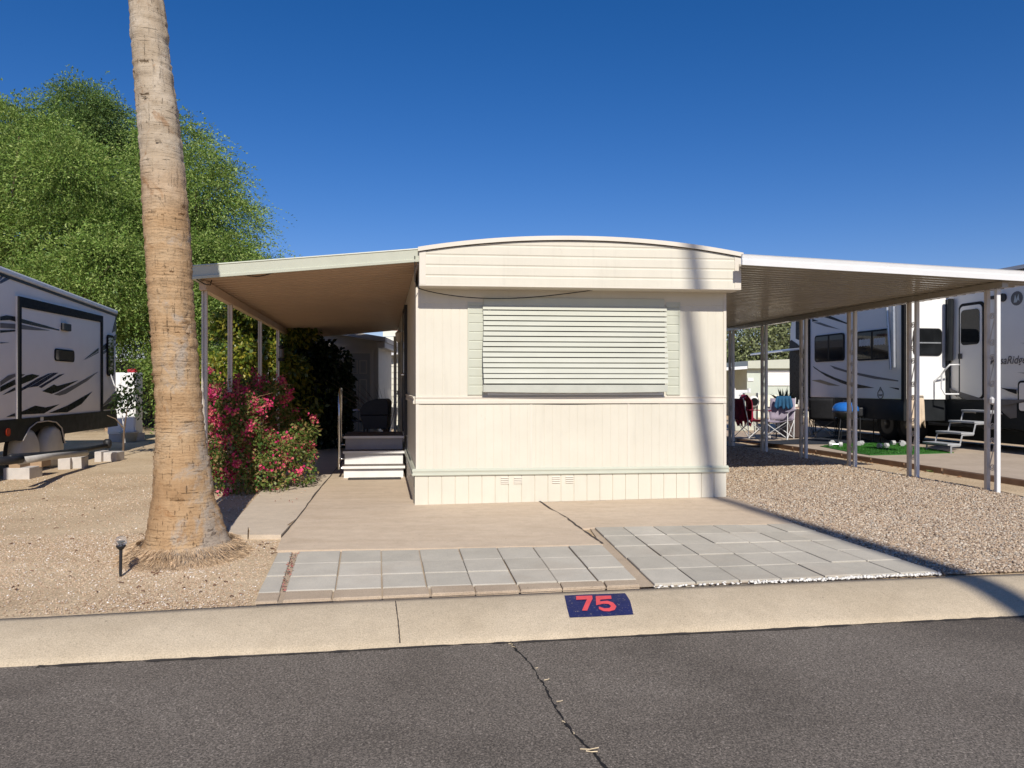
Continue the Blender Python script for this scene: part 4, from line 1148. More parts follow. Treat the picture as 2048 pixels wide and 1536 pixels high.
# citrus behind the awning posts
base = (-5.7, 16.3, .2)
t = thing('citrus_tree', 'yellow green leafy citrus tree behind the posts of the patio awning', 'tree', base)
lb = dome_lobes((-5.55, 16.2), 1.22, 1.1, .5, 3.62, 60, .5, 11)
P, D = lobe_points(lb, 27000, .5); V, Q = leaf_quads(P, unit(D * .5 + rng.normal(size=D.shape) * .6 + np.array([0, 0, -.5])), rng.uniform(.08, .15, len(P)), rng.uniform(.024, .04, len(P)))
np_obj('crown', V, Q, m_citrus, t); limbs(base, [l[:3] for l in lb[:12]], .08, 'trunk', t)
# dark vine in the awning's shade
base = (-4.25, 16.9, .2)
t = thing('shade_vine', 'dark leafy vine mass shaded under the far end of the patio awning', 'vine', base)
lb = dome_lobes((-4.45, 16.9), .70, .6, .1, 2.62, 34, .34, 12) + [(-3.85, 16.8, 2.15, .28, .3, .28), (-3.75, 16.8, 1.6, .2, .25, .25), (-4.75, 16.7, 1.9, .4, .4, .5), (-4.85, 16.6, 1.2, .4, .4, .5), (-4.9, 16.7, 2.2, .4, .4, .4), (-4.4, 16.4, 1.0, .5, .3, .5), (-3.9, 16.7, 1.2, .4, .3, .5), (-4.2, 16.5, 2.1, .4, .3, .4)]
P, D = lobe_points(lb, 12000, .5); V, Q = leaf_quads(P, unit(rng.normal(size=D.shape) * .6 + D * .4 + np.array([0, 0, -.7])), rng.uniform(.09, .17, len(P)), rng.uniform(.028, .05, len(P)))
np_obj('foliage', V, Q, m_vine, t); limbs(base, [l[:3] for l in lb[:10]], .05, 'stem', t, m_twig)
# bougainvillea
base = (-3.65, 10.5, .18)
t = thing('bougainvillea', 'bougainvillea bush with magenta flowers spilling over the concrete walk', 'shrub', base)
lb = dome_lobes((-3.62, 10.5), .58, .85, .25, 1.66, 46, .30, 13) + [(-2.95, 10.4, .62, .24, .3, .26), (-2.9, 10.5, .95, .2, .24, .2), (-3.15, 10.0, .38, .28, .28, .2), (-3.5, 9.8, .38, .28, .22, .22), (-3.95, 9.95, 1.5, .28, .28, .28), (-3.7, 9.75, 1.2, .3, .25, .3), (-3.65, 9.7, .8, .3, .22, .3), (-3.2, 10.1, .75, .26, .26, .26), (-2.88, 10.4, .38, .2, .2, .16), (-3.9, 9.8, .5, .25, .25, .3)]
P, D = lobe_points(lb, 15500, .45); V, Q = leaf_quads(P, unit(rng.normal(size=D.shape) * .8 + D * .5 + np.array([0, 0, -.25])), rng.uniform(.03, .068, len(P)), rng.uniform(.010, .021, len(P)))
np_obj('foliage', V, Q, m_boug, t); limbs(base, [l[:3] for l in random.sample(lb, 26)], .035, 'stem', t, m_twig, .2)
cl, cd = lobe_points(lb, 640, .95)
w_ = (cl[:, 1] < 10.8) & (rng.random(640) < np.clip(.16 + .35 * (cl[:, 2] - .5) - .5 * (cl[:, 0] + 3.5), .08, .7))
cl, cd = cl[w_], cd[w_]
cl2, cd2 = lobe_points(lb, 900, .9); k2 = rng.random(900) < .38
k = np.concatenate([rng.integers(8, 46, len(cl)), rng.integers(2, 8, k2.sum())]); cl = np.concatenate([cl, cl2[k2]]); cd = np.concatenate([cd, cd2[k2]]); idx = np.repeat(np.arange(len(cl)), k)
P = cl[idx] + cd[idx] * .03 + rng.normal(size=(len(idx), 3)) * .032
V, Q = leaf_quads(P, unit(rng.normal(size=P.shape) + cd[idx] * .6), rng.uniform(.028, .05, len(P)), rng.uniform(.012, .021, len(P)))
np_obj('flowers', V, Q, m_bract, t)
mb = MB()
for _ in range(170):
    l_ = random.choice(lb); d = Vector((random.gauss(0, 1), random.gauss(0, 1), abs(random.gauss(0, 1)) + .1)).normalized(); p0 = Vector(l_[:3]); L = l_[3] * random.uniform(1., 1.7)
    mb.tube([p0, p0 + d * L * .6 + Vector((0, 0, .04)), p0 + d * L], [.004, .003, .0012], 4)
mb.build('twig', M('reddish bougainvillea twig', (.36, .21, .11), .8, .25, 15), t)

# ---------------------------------------------------------------- solar light
sx_, sy_ = G(241, 1154)
sl = thing('solar_light', 'small solar stake light with a clear globe in the sand left of the palm', 'garden light', (sx_, sy_, float(gz(sx_, sy_))))
gz_ = float(gz(sx_, sy_))
mb = MB(); mb.tube([(sx_, sy_, gz_ - .03), (sx_, sy_, gz_ + .03), (sx_ + .003, sy_, gz_ + .215)], [.004, .011, .012], 10); mb.build('stake', m_black, sl)
mb = MB(); mb.lathe([(.012, .205), (.022, .215), (.034, .232), (.036, .24), (.03, .245)], (sx_ + .003, sy_, gz_), 20); mb.build('collar', m_black, sl, smooth=True)
m_globe, n_, l_, b_ = newmat('clear globe plastic')
b_.inputs['Transmission Weight'].default_value = .9; b_.inputs['Roughness'].default_value = .08; b_.inputs['IOR'].default_value = 1.35
l_.new(ramp(n_, l_, noise(n_, l_, coords(n_, l_), 20), [(.3, (.8, .82, .85)), (.7, (.95, .95, .95))]), b_.inputs['Base Color'])
mb = MB(); mb.lathe([(.030, .244), (.040, .255), (.043, .272), (.040, .290), (.030, .303), (.014, .31), (.002, .311)], (sx_ + .003, sy_, gz_), 24); mb.build('globe', m_globe, sl, smooth=True)
mb = MB(); mb.lathe([(.010, .244), (.010, .262), (.022, .268), (.022, .272), (.004, .275)], (sx_ + .003, sy_, gz_), 14); mb.build('solar_cell', M('dark blue solar cell', (.03, .035, .05), .2, .2, 20), sl)
# ---------------------------------------------------------------- trailers
m_gel = M('white gelcoat wall', (.84, .80, .74), .42, .03, 2, .01, 20, spec=.25)
m_gel_grey = M('light grey gelcoat wall', (.85, .79, .715), .5, .03, 2, .01, 20, spec=.2)
m_gel_lite = M('white gelcoat end wall', (.80, .79, .76), .35, .03, 2, .01, 20)
m_dec_black = M('black vinyl decal', (.012, .013, .017), .3, .1, 6, spec=.12)
m_dec_navy = M('navy vinyl decal', (.018, .020, .055), .3, .15, 6, spec=.12)
m_dec_grey = M('grey vinyl decal', (.16, .15, .145), .35, .1, 6, spec=.12)
m_dec_tan = M('tan vinyl decal', (.34, .28, .17), .35, .1, 6, spec=.12)
m_skirt = M('black trailer skirt metal', (.020, .022, .024), .4, .15, 4, .02, 20, spec=.12)
m_rubtrim = M('black rubber window trim', (.012, .012, .013), .6, .1, 10, spec=.12)
m_rvglass = glassmat('tinted trailer glass', (.010, .011, .012), .03)
m_tyrecover = M('cream vinyl wheel cover', (.60, .55, .45), .55, .1, 3, .1, 8)
m_alu = M('dull aluminium', (.50, .52, .54), .35, .1, 8, .03, 30, metal=.6)

# left trailer
LPo = (-.528 * 16.0, 16.0)
LP = Plane(LPo, (.168, -.986), -1)
def c1(pts, pl=None, off=0.): return (pl or LP).pix([(x / 3.2, 480 + y / 3.2) for x, y in pts], off)
lrv = thing('travel_trailer', 'grey and black fifth-wheel trailer with swoosh stripes parked at the left edge', 'trailer', tuple(LP.pt(4, -1.2, .2)))
LL, LW = 9.5, 2.5
zA, zB = c1([(740, 455)])[0][1], c1([(0, 140)])[0][1]; cB = c1([(0, 140)])[0][0]
ztop = lambda c: zA + (zB - zA) * min(c, 6.2) / cB
zsk = c1([(640, 1097)])[0][1]; zbt = c1([(750, 1190)])[0][1]
def body(c0, c1_, zlo, o0, o1):
    mb = MB(); LP.plate(mb, [(c0, zlo), (c1_, zlo), (c1_, ztop(c1_) - .04), (c0 + .02, ztop(c0) - .08), (c0 - .0, ztop(c0) - .5)], o0, o1); return mb
bw = body(0.0, LL, zsk - .02, -LW, 0); bw = bw.build('body_wall', m_gel_grey, lrv, bevel=.02)
mb = MB(); mb.prism([LP.pt(c, .035, z) for c, z in [(-.03, ztop(0) - .075), (LL, ztop(LL) - .075), (LL, ztop(LL) + .03), (-.03, ztop(0) + .02)]], [LP.pt(c, -LW - .035, z) for c, z in [(-.03, ztop(0) - .075), (LL, ztop(LL) - .075), (LL, ztop(LL) + .03), (-.03, ztop(0) + .02)]]); mb.build('roof', m_whitemetal, lrv, bevel=.03)
mb = MB(); LP.plate(mb, [(0, ztop(0) - .115), (LL, ztop(LL) - .115), (LL, ztop(LL) - .078), (0, ztop(0) - .078)], .001, .02); mb.build('roof_rail', m_skirt, lrv)
sk = c1([(750, 1080), (750, 1190), (410, 1240), (405, 1300), (385, 1205), (350, 1168), (300, 1160), (230, 1170), (185, 1205), (140, 1285), (105, 1283)])
zlow = sk[-1][1]
mb = MB(); LP.plate(mb, [(0, zsk)] + sk[1:] + [(LL, zlow), (LL, zsk)], -.04, .012); mb.build('skirt', m_skirt, lrv)
mb = MB(); ar = c1([(412, 1300), (405, 1290), (388, 1203), (352, 1166), (300, 1157), (228, 1167), (182, 1203), (138, 1285)]); mb.tube([LP.pt(c, .02, z) for c, z in ar], .010, 6); mb.build('wheel_arch', m_greymetal, lrv)
mb = MB(); LP.box(mb, 1.0, LL - .3, -LW + .15, -.45, zlow - .05, zsk); mb.build('chassis_shade_fill', m_skirt, lrv)  # black box added to make the space under the trailer dark
# slide-out room, retracted, in its black frame
so_out = [c1([p])[0] for p in ((642, 487), (98, 358), (104, 1130), (640, 1097))]
ca, cb = so_out[0][0], so_out[1][0]; zs1 = ztop(ca) - .30; zs0 = zsk
zs1 = so_out[0][1]; zs1b = so_out[1][1]
so = MB(); LP.plate(so, [(ca, zs0), (cb, zs0), (cb, zs1b), (ca, zs1)], .002, .03)
so = so.build('slide_out', m_gel_grey, lrv)
mb = MB(); fw, th = .085, .16
frame(LP, mb, [(ca, zs0), (cb, zs0), (cb, zs1b), (ca, zs1)], [(ca + fw, zs0 + .001), (cb - fw, zs0 + .001), (cb - fw, zs1b - th), (ca + fw, zs1 - th * .8)], .031, .055); mb.build('frame', m_rubtrim, so)
p0, p1 = c1([(335, 694)])[0], c1([(460, 782)])[0]
mb = MB(); LP.plate(mb, rrect(p0[0], p0[1], p1[0], p1[1], .06), .031, .046); wd = mb.build('window', m_rubtrim, so)
mb = MB(); g = .022; LP.plate(mb, rrect(p0[0] - g if p0[0] > p1[0] else p0[0] + g, p0[1] - g, p1[0] + g if p0[0] > p1[0] else p1[0] - g, p1[1] + g, .045), .0465, .049); mb.build('pane', m_rvglass, lrv)
p0, p1 = c1([(376, 530)])[0], c1([(424, 585)])[0]
mb = MB(); LP.plate(mb, [(p0[0], p0[1]), (p1[0], p0[1] - .0), (p1[0], p1[1]), (p0[0], p1[1])], .031, .09); mb.build('exterior_light', m_black, so, bevel=.012)
# tall narrow rear window
p0, p1 = c1([(680, 605)])[0], c1([(720, 870)])[0]
mb = MB(); LP.plate(mb, rrect(p0[0], p0[1], p1[0], p1[1], .07), .005, .03); mb.build('rear_window', m_rubtrim, lrv)
mb = MB(); LP.plate(mb, rrect(p0[0] - .03, p0[1] - .05, p1[0] + .03, p1[1] + .05, .05), .0305, .033); mb.build('pane', m_rvglass, lrv)
def decals(pl, parent, lst, conv, off, name='stripe_decal'):
    for mt, polys in lst:
        for poly in polys:
            m2 = MB(); pl.plate(m2, conv(poly), off, off + .004); m2.build(name, mt, parent)
decals(LP, lrv, [
    (m_dec_black, [[(0, 490), (40, 482), (95, 490), (97, 522), (60, 512), (0, 515)], [(0, 578), (95, 575), (95, 585), (0, 594)], [(0, 940), (94, 892), (97, 925), (0, 972)], [(15, 992), (94, 943), (96, 962)],
                   [(744, 580), (716, 592), (742, 482)], [(655, 1068), (750, 1012), (750, 1078), (650, 1088)], [(40, 1132), (94, 1108), (96, 1130)], [(652, 712), (652, 682), (690, 652), (744, 602), (744, 630), (700, 682)]]),
    (m_dec_grey, [[(0, 530), (95, 537), (95, 568), (0, 562)], [(0, 905), (50, 868), (95, 855), (97, 873), (50, 900), (0, 932)], [(652, 1060), (745, 962), (749, 1006), (655, 1064)], [(655, 735), (655, 718), (740, 655), (740, 672)]]),
    (m_dec_navy, [[(0, 655), (60, 657), (0, 662)], [(0, 182), (110, 228), (60, 250), (0, 280), (0, 262), (60, 225)], [(0, 255), (30, 222), (0, 236)]])], lambda q: c1(q), .003)
decals(LP, so, [
    (m_dec_black, [[(120, 500), (200, 522), (300, 550), (378, 574), (378, 580), (260, 558), (120, 527)], [(120, 890), (170, 866), (205, 858), (252, 868), (200, 898), (120, 930)], [(270, 968), (345, 925), (365, 935), (500, 898), (370, 970), (330, 985)],
                   [(122, 1118), (122, 1105), (225, 1060), (290, 1072), (378, 1052), (280, 1110)], [(310, 1108), (430, 1060), (590, 970), (520, 1050), (430, 1102)], [(535, 768), (630, 690), (630, 708)]]),
    (m_dec_navy, [[(132, 968), (135, 950), (240, 887), (310, 856), (334, 850), (180, 943)], [(182, 945), (340, 850), (372, 850), (240, 936)], [(246, 940), (380, 862), (412, 856), (300, 924), (265, 947)]]),
    (m_dec_grey, [[(120, 537), (230, 560), (320, 580), (230, 578), (120, 570)], [(120, 855), (160, 860), (120, 886)], [(345, 990), (480, 925), (628, 842), (560, 900), (420, 985), (380, 996)], [(545, 766), (630, 712), (630, 722)]])], lambda q: c1(q, None, .03), .0305)
# wheels under cream covers
for px in (49, 101):
    cc = LP.c(px, -.10); g0 = float(gz(*LP.pt(cc, -.2, 0).xy)) + .01; r = .335
    ctr = LP.pt(cc, -.02, g0 + r)
    axd = Vector((LP.n.x, LP.n.y, 0)); tang = Vector((LP.d.x, LP.d.y, 0))
    def ring_pts(rad, off, n=28): return [ctr + axd * off + (tang * math.cos(2 * math.pi * k / n) + Vector((0, 0, 1)) * math.sin(2 * math.pi * k / n)) * rad for k in range(n)]
    def disc(mb, prof, n=28):
        vs = [q for rad, off in prof for q in ring_pts(rad, off, n)]; m_ = len(prof)
        mb.add(vs, [(i * n + k, i * n + (k + 1) % n, (i + 1) * n + (k + 1) % n, (i + 1) * n + k) for i in range(m_ - 1) for k in range(n)] + [tuple(range(n)), tuple(range((m_ - 1) * n, m_ * n))])
    mb = MB(); disc(mb, [(r * .6, -.26), (r * .96, -.25), (r, -.2), (r, -.08), (r * .96, -.03), (r * .6, -.03)]); w_ = mb.build('wheel', m_rubber, lrv, smooth=True)
    mb = MB(); disc(mb, [(r * 1.08, -.17), (r * 1.11, -.1), (r * 1.09, -.02), (r * .93, .015), (r * .55, .012), (r * .35, .022), (.01, .024)]); mb.build('wheel_cover', m_tyrecover, w_, smooth=True)
p = c1([(42, 1230)])[0]
mb = MB(); m_amber = M('red marker lens', (.45, .05, .02), .25, .1); LP.plate(mb, rrect(p[0] - .06, p[1] - .06, p[0] + .06, p[1] + .06, .05), .013, .03); mb.build('marker_light', m_amber, lrv)
p = c1([(260, 1138)])[0]
mb = MB(); LP.plate(mb, rrect(p[0] - .05, p[1] - .05, p[0] + .05, p[1] + .05, .02), .013, .025); mb.build('outlet_plate', m_whitemetal, lrv)
# white power cord
mb = MB(); q = [(692, 862), (694, 900), (692, 930), (702, 960), (708, 1000), (706, 1100), (704, 1200), (700, 1300)]
cz_ = c1(q); mb.tube([LP.pt(c, .05 + .25 * i / 7, z) for i, (c, z) in enumerate(cz_)], .011, 6)
tag(mb.build('power_cord', m_whitemetal, loc=tuple(LP.pt(cz_[0][0], .05, .2))), 'thin white cord hanging from the rear window of the left trailer', 'cord')

# pipe on blocks beside the left trailer
def blk(name, mat, label, cat, px0, px1, py_bot, h, dpt, ang=0., hole=False, lift=0., group=None):
    x0, y = G(px0, py_bot); x1 = (px1 - CX) / F * y; g0 = float(gz((x0 + x1) / 2, y)) + lift
    cx = (x0 + x1) / 2; hw = (x1 - x0) / 2
    mb = MB(); mb.box(-hw, 0, 0, hw, dpt, h)
    for v in range(len(mb.v)):
        X, Y_, Z = mb.v[v]; mb.v[v] = (cx + X * math.cos(ang) - Y_ * math.sin(ang), y + X * math.sin(ang) + Y_ * math.cos(ang), g0 + Z)
    if not lift: mb.v = [(a, b, c - .02 if c < g0 + .01 else c) for a, b, c in mb.v]
    return tag(mb.build(name, mat, bevel=.008, loc=(cx, y, g0)), label, cat, group)
gB = 'concrete blocks holding up the drain pipe'
blk('concrete_block', m_block, 'large grey block nearest the left edge under the drain pipe', 'block', 8, 57, 959, .175, .4, .12, group=gB)
blk('concrete_block', m_block, 'white sunlit block, left one of a close pair under the pipe middle', 'block', 117, 139, 939, .19, .3, .3, group=gB)
blk('concrete_block', m_block, 'white sunlit block, right one of a close pair under the pipe middle', 'block', 144, 167, 937, .19, .3, .3, group=gB)
blk('concrete_block', m_block, 'narrow grey block at the far end of the drain pipe', 'block', 189, 202, 924, .19, .35, .1, group=gB)
blk('concrete_block', m_block, 'wide grey block at the far end of the drain pipe', 'block', 207, 233, 923, .17, .35, .1, group=gB)
blk('wood_offcut', m_wood, 'short brown wood offcut resting on the big block at the left edge', 'wood block', 18, 39, 959, .085, .3, .12, lift=.16, group='wood offcuts shimming the pipe')
blk('wood_offcut', m_wood, 'longer pale wood offcut propped beyond the big block under the pipe', 'wood block', 52, 82, 954, .10, .3, .12, lift=.15, group='wood offcuts shimming the pipe')
pa = [at(-60, 924, 9.3), at(20, 921, 9.7), at(42, 918, 9.9)]; pb_ = [at(40, 922, 9.9), at(100, 913, 11.4), at(172, 906, 12.9)]; pc = [at(20, 914, 9.95), at(100, 908, 11.5), at(172, 899, 13.0), at(215, 891, 13.7)]
drain = thing('drain_pipe', 'long black and pale drain pipe lying across blocks beside the left trailer', 'pipe', tuple(pb_[1]))
mb = MB(); mb.tube(pa, .055, 12); mb.build('sleeve', m_black, drain, smooth=True)
mb = MB(); mb.tube(pb_, .05, 12); mb.build('gutter_support', M('pale plastic gutter', (.50, .47, .42), .5, .1, 6), drain, smooth=True)
mb = MB(); mb.tube(pc, .042, 12); mb.lathe([(.05, -.05), (.07, 0), (.07, .08), (.04, .12)], pc[-1], 10); mb.build('hose', m_black, drain, smooth=True)

# behind the left trailer: white cargo trailer, dark carport, sapling in a pot
CPo = at(215, 880, 19.0); CP = Plane(CPo[:2], (1, .02))
cg = thing('storage_cabinet', 'tall white storage cabinet behind the left trailer', 'cabinet', (CPo[0] + .4, 19.3, .2))
xb, za = CP.cz(271, 745); zlo_ = CP.cz(250, 868)[1]
mb = MB(); mb.prism([CP.pt(c, 0, z) for c, z in ((0, zlo_), (xb, zlo_), (xb, za), (0, za))], [CP.pt(c - .1, -.6, z) for c, z in ((0, zlo_), (xb, zlo_), (xb, za), (0, za))]); mb.build('body', m_gel_lite, cg, bevel=.012)
for c0_, c1_ in ((.03, xb / 2 - .006), (xb / 2 + .006, xb - .03)):
    mb = MB(); CP.box(mb, c0_, c1_, .002, .022, zlo_ + .05, za - .04); d_ = mb.build('door', m_gel_lite, cg, bevel=.006)
mb = MB(); CP.box(mb, xb / 2 + .03, xb / 2 + .05, .023, .05, zlo_ + .7, zlo_ + .85); mb.build('handle', m_alu, d_)
mb = MB(); mb.lathe([(.10, 0), (.12, .05), (.10, .09), (.03, .11)], CP.pt(xb - .18, -.2, za + .002), 14); tag(mb.build('red_bowl', M('red plastic', (.40, .02, .03), .4), loc=tuple(CP.pt(xb - .18, -.2, za))), 'small red bowl upside down on the white storage cabinet', 'bowl')
mb = MB(); CP.box(mb, .02, xb - .02, -.55, -.02, .17, zlo_); mb.build('plinth', m_block, cg)
sh = thing('metal_carport', 'dark open carport with a corrugated metal roof far behind the left trailer', 'carport', at(262, 880, 23.5))
x0, y0, z0 = at(205, 715, 23.5); x1, _, z1 = at(318, 724, 23.5)
mb = MB(); xs = np.linspace(x0, x1, 40); prof = [(x, z0 + (z1 - z0) * (x - x0) / (x1 - x0) + (.03 if i % 2 else 0)) for i, x in enumerate(xs)]
n = len(prof); mb.add([(x, 23.5, z) for x, z in prof] + [(x, 28, z) for x, z in prof], [(i, i + 1, n + i + 1, n + i) for i in range(n - 1)]); mb.build('roof', m_whitemetal, sh)
xw0, xw1 = at(150, 800, 26)[0], at(345, 800, 26)[0]
mb = MB(); mb.box(xw0, 26.0, .1, xw1, 26.08, z0 - .05); mb.build('void_shade_wall', M('near black void shade', (.04, .035, .03), .8, .2, 6), sh)  # near-black sheet standing in for the shaded void under the carport
mb = MB(); mb.box(x0, 23.5, z1 - .22, x1, 23.58, z1 - .03); mb.build('beam', m_bmetal, sh)
for x in (x0 + .1, x1 - .1):
    m2 = MB(); m2.box(x - .06, 23.55, .1, x + .06, 23.67, z1 - .2); m2.build('post', m_wood, sh)
bx_, by_ = G(258, 884); pg = float(gz(bx_, by_))
pot = thing('flower_pot', 'pale round plastic pot behind the rear of the left trailer', 'pot', (bx_, by_, pg))
mb = MB(); mb.lathe([(.16, 0), (.20, .22), (.23, .23), (.23, .27), (.20, .27), (.17, .2)], (bx_, by_, pg), 18); mb.build('bowl', m_tyrecover, pot, smooth=True)
mb = MB(); mb.lathe([(.19, .2), (.1, .24), (.01, .245)], (bx_, by_, pg), 14); mb.build('soil', m_litter if 'm_litter' in globals() else m_darkgap, pot)
bx_, by_ = G(246, 912); pg = float(gz(bx_, by_))
t = thing('sapling', 'small thin stemmed sapling standing right of the left trailer', 'sapling', (bx_, by_, pg))
lb = [(bx_ + .15, by_, pg + 1.3, .28, .3, .36), (bx_ - .05, by_, pg + 1.05, .2, .2, .25), (bx_ + .25, by_ + .1, pg + .95, .2, .2, .22), (bx_ + .2, by_, pg + 1.65, .16, .16, .2)]
P, D = lobe_points(lb, 430, .2); V, Q = leaf_quads(P, unit(rng.normal(size=D.shape) * .6 + D * .4 + np.array([0, 0, -.5])), rng.uniform(.07, .12, len(P)), rng.uniform(.018, .03, len(P)))
np_obj('crown', V, Q, leafmat('sapling leaf', [(.015, .035, .012), (.03, .055, .016), (.05, .075, .022)]), t)
mb = MB(); mb.tube([(bx_, by_, pg - .05), (bx_ + .02, by_, pg + .5), (bx_ + .12, by_, pg + 1.2)], [.022, .018, .008], 8); mb.tube([(bx_ + .02, by_, pg + .55), (bx_ - .15, by_, pg + .75), (bx_ - .32, by_, pg + .82)], [.015, .012, .008], 6); mb.build('trunk', m_bark, t)

# ---------------------------------------------------------------- behind the patio: shed, white house
SY = 19.6; SH = Plane((at(757, 800, SY)[0], SY), (-1, -.03), -1)
m_shed = M('painted shed board', (.46, .42, .37), .6, .06, 3, .08, 30)
shed = thing('shed', 'tan shed with a panelled door in the shade at the end of the patio awning', 'shed', tuple(SH.pt(1, -1, .2)))
cw = SH.c(520); cr_ = SH.c(640); ze, zr_ = 2.86, 3.14
def rz_(c): return ze + (zr_ - ze) * (c + .22) / (cr_ + .22) if c < cr_ else zr_ - (c - cr_) * .15
mb = MB(); SH.plate(mb, [(0, .2), (cw, .2), (cw, rz_(cw) - .12), (cr_, rz_(cr_) - .12), (0, rz_(0) - .12)], -2.6, 0); mb.build('wall', m_shed, shed)
mb = MB()
for a, b in ((-.22, cr_), (cr_, cw + .2)): SH.plate(mb, [(a, rz_(a) - .13), (b, rz_(b) - .13), (b, rz_(b)), (a, rz_(a))], -2.8, .30)
mb.build('roof', M('weathered roll roofing', (.42, .38, .33), .8, .1, 6, .2, 40), shed)
mb = MB(); SH.box(mb, -.20, -.01, -2.7, .28, ze - .27, ze - .131); mb.build('eave_box', m_shed, shed)
d0, d1 = SH.c(744), SH.c(691); zd = SH.cz(720, 703)[1]
dr = MB(); SH.box(dr, d0 + .05, d1 - .05, .0, .03, .25, zd - .05); dr = dr.build('door', M('grey white panel door', (.30, .30, .29), .5, .05), shed)
mb = MB(); w_ = d1 - d0; h_ = zd - .25
for u0, u1 in ((.18, .47), (.53, .82)):
    for v0, v1 in ((.08, .30), (.36, .68), (.74, .90)):
        frame(SH, mb, [(d0 + w_ * u0, .25 + h_ * v0), (d0 + w_ * u1, .25 + h_ * v0), (d0 + w_ * u1, .25 + h_ * v1), (d0 + w_ * u0, .25 + h_ * v1)],
              [(d0 + w_ * u0 + .03, .28 + h_ * v0), (d0 + w_ * u1 - .03, .28 + h_ * v0), (d0 + w_ * u1 - .03, .22 + h_ * v1), (d0 + w_ * u0 + .03, .22 + h_ * v1)], .0305, .042)
mb.build('panel_moulding', m_shed, dr)
mb = MB(); mb.lathe([(.01, 0), (.03, .02), (.03, .05), (.01, .07)], tuple(SH.pt(d1 - .12, .10, 1.2)), 10, 'y'); mb.build('handle', m_chrome, dr)
mb = MB(); frame(SH, mb, [(d0 - .03, .22), (d1 + .03, .22), (d1 + .03, zd + .03), (d0 - .03, zd + .03)], [(d0 + .049, .23), (d1 - .049, .23), (d1 - .049, zd - .049), (d0 + .049, zd - .049)], .001, .045); mb.build('door_frame', m_shed, shed)

WY = 25.0; WP = Plane((at(766, 800, WY)[0], WY), (1, 0))
wh = thing('white_house', 'white sided house with a red brick chimney glimpsed between the shed and the mobile home', 'house', tuple(WP.pt(1.0, -2, .2)))
z1 = WP.cz(766, 714)[1]; z2 = WP.cz(800, 704)[1]; c2_ = 3.0
mb = MB(); WP.box(mb, .0, c2_, -4, .0, .1, z1); WP.box(mb, -.30, .0, -4, -.4, .1, z1 - .4); mb.build('wall', m_gel_lite, wh)
mb = MB()
for k in range(16): z = .25 + k * .2; mb.prism([WP.pt(.0, .001, z), WP.pt(c2_, .001, z), WP.pt(c2_, .03, z), WP.pt(.0, .03, z)], [WP.pt(.0, .001, z + .19), WP.pt(c2_, .001, z + .19), WP.pt(c2_, .008, z + .19), WP.pt(.0, .008, z + .19)])
mb.build('siding', M('cream lap siding', (.66, .64, .54), .5, .04, 3), wh)
mb = MB(); WP.plate(mb, [(-.5, z1 - .1), (c2_, z1 + .5), (c2_, z1 + .78), (-.5, z1 + .2)], -4.2, .4); mb.build('roof', m_whitemetal, wh)
ch = MB(); a, zt1 = WP.cz(786, 660, -1); b, _ = WP.cz(798, 700, -1); WP.box(ch, a, b + .2, -1.4, -1.0, z1, zt1 + .1); ch = ch.build('chimney', m_brick, wh)
mb = MB()
for k in range(22): z = z1 + .3 + k * .075; WP.box(mb, a - .002, b + .202, -1.002, -.997, z, z + .012)
mb.build('mortar_course', m_block, ch)
# ---------------------------------------------------------------- right trailer
RO = Vector((8.70, 14.2)); RP = Plane(RO, HV, -1)                    # its side facing the carport
rrv = thing('travel_trailer', 'white fifth-wheel trailer with a slide-out, entry door and curved stripes behind the carport posts', 'trailer', tuple(RP.pt(2, -1.2, .4)))
SO = .955
zt_ = 3.64; PZ = .40
c7 = lambda pts, off=0.: RP.pix([(1740 + x / 3.071, 500 + y / 3.071) for x, y in pts], off)
c6 = lambda pts, off=0.: RP.pix([(1440 + x / 3.4917, 500 + y / 3.4917) for x, y in pts], off)
rfar, rnear = RP.c(1580), -4.6
zb_ = c7([(650, 920)])[0][1]
mb = MB(); RP.plate(mb, [(rnear, zb_), (rfar - .45, zb_), (rfar, zb_ + 1.3), (rfar, zt_ - .5), (rfar - .2, zt_), (rnear, zt_)], -2.45, 0); mb.build('body_wall', m_gel, rrv, bevel=.02)
mb = MB(); RP.plate(mb, [(rnear, zt_ + .002), (rfar - .2, zt_ + .002), (rfar - .3, zt_ + .07), (rnear, zt_ + .07)], -2.5, .04); mb.build('roof', m_whitemetal, rrv)
mb = MB(); RP.plate(mb, [(rnear, zt_ - .10), (rfar - .2, zt_ - .10), (rfar - .2, zt_ - .02), (rnear, zt_ - .02)], .001, .035); mb.build('roof_rail', m_skirt, rrv)
mb = MB(); RP.plate(mb, [(rnear, zb_ - .55), (rfar - .5, zb_ - .40), (rfar - .45, zb_ - .002), (rnear, zb_ - .002)], -2.4, .008); mb.build('skirt', m_skirt, rrv)
mb = MB(); RP.box(mb, -1.0, rfar - .6, -2.2, -.35, PZ + .14, zb_ - .56); mb.build('chassis_shade_fill', m_skirt, rrv)  # black underbody extended low to darken the ground beneath the trailer
# rear cap graphic
decals(RP, rrv, [(m_dec_black, [[(488, 1075), (486, 640), (500, 628), (540, 655), (575, 690), (590, 690), (590, 1080)], [(530, 488), (563, 488), (563, 632), (530, 620)]])], lambda q: c6(q), .003, 'end_cap_graphic')
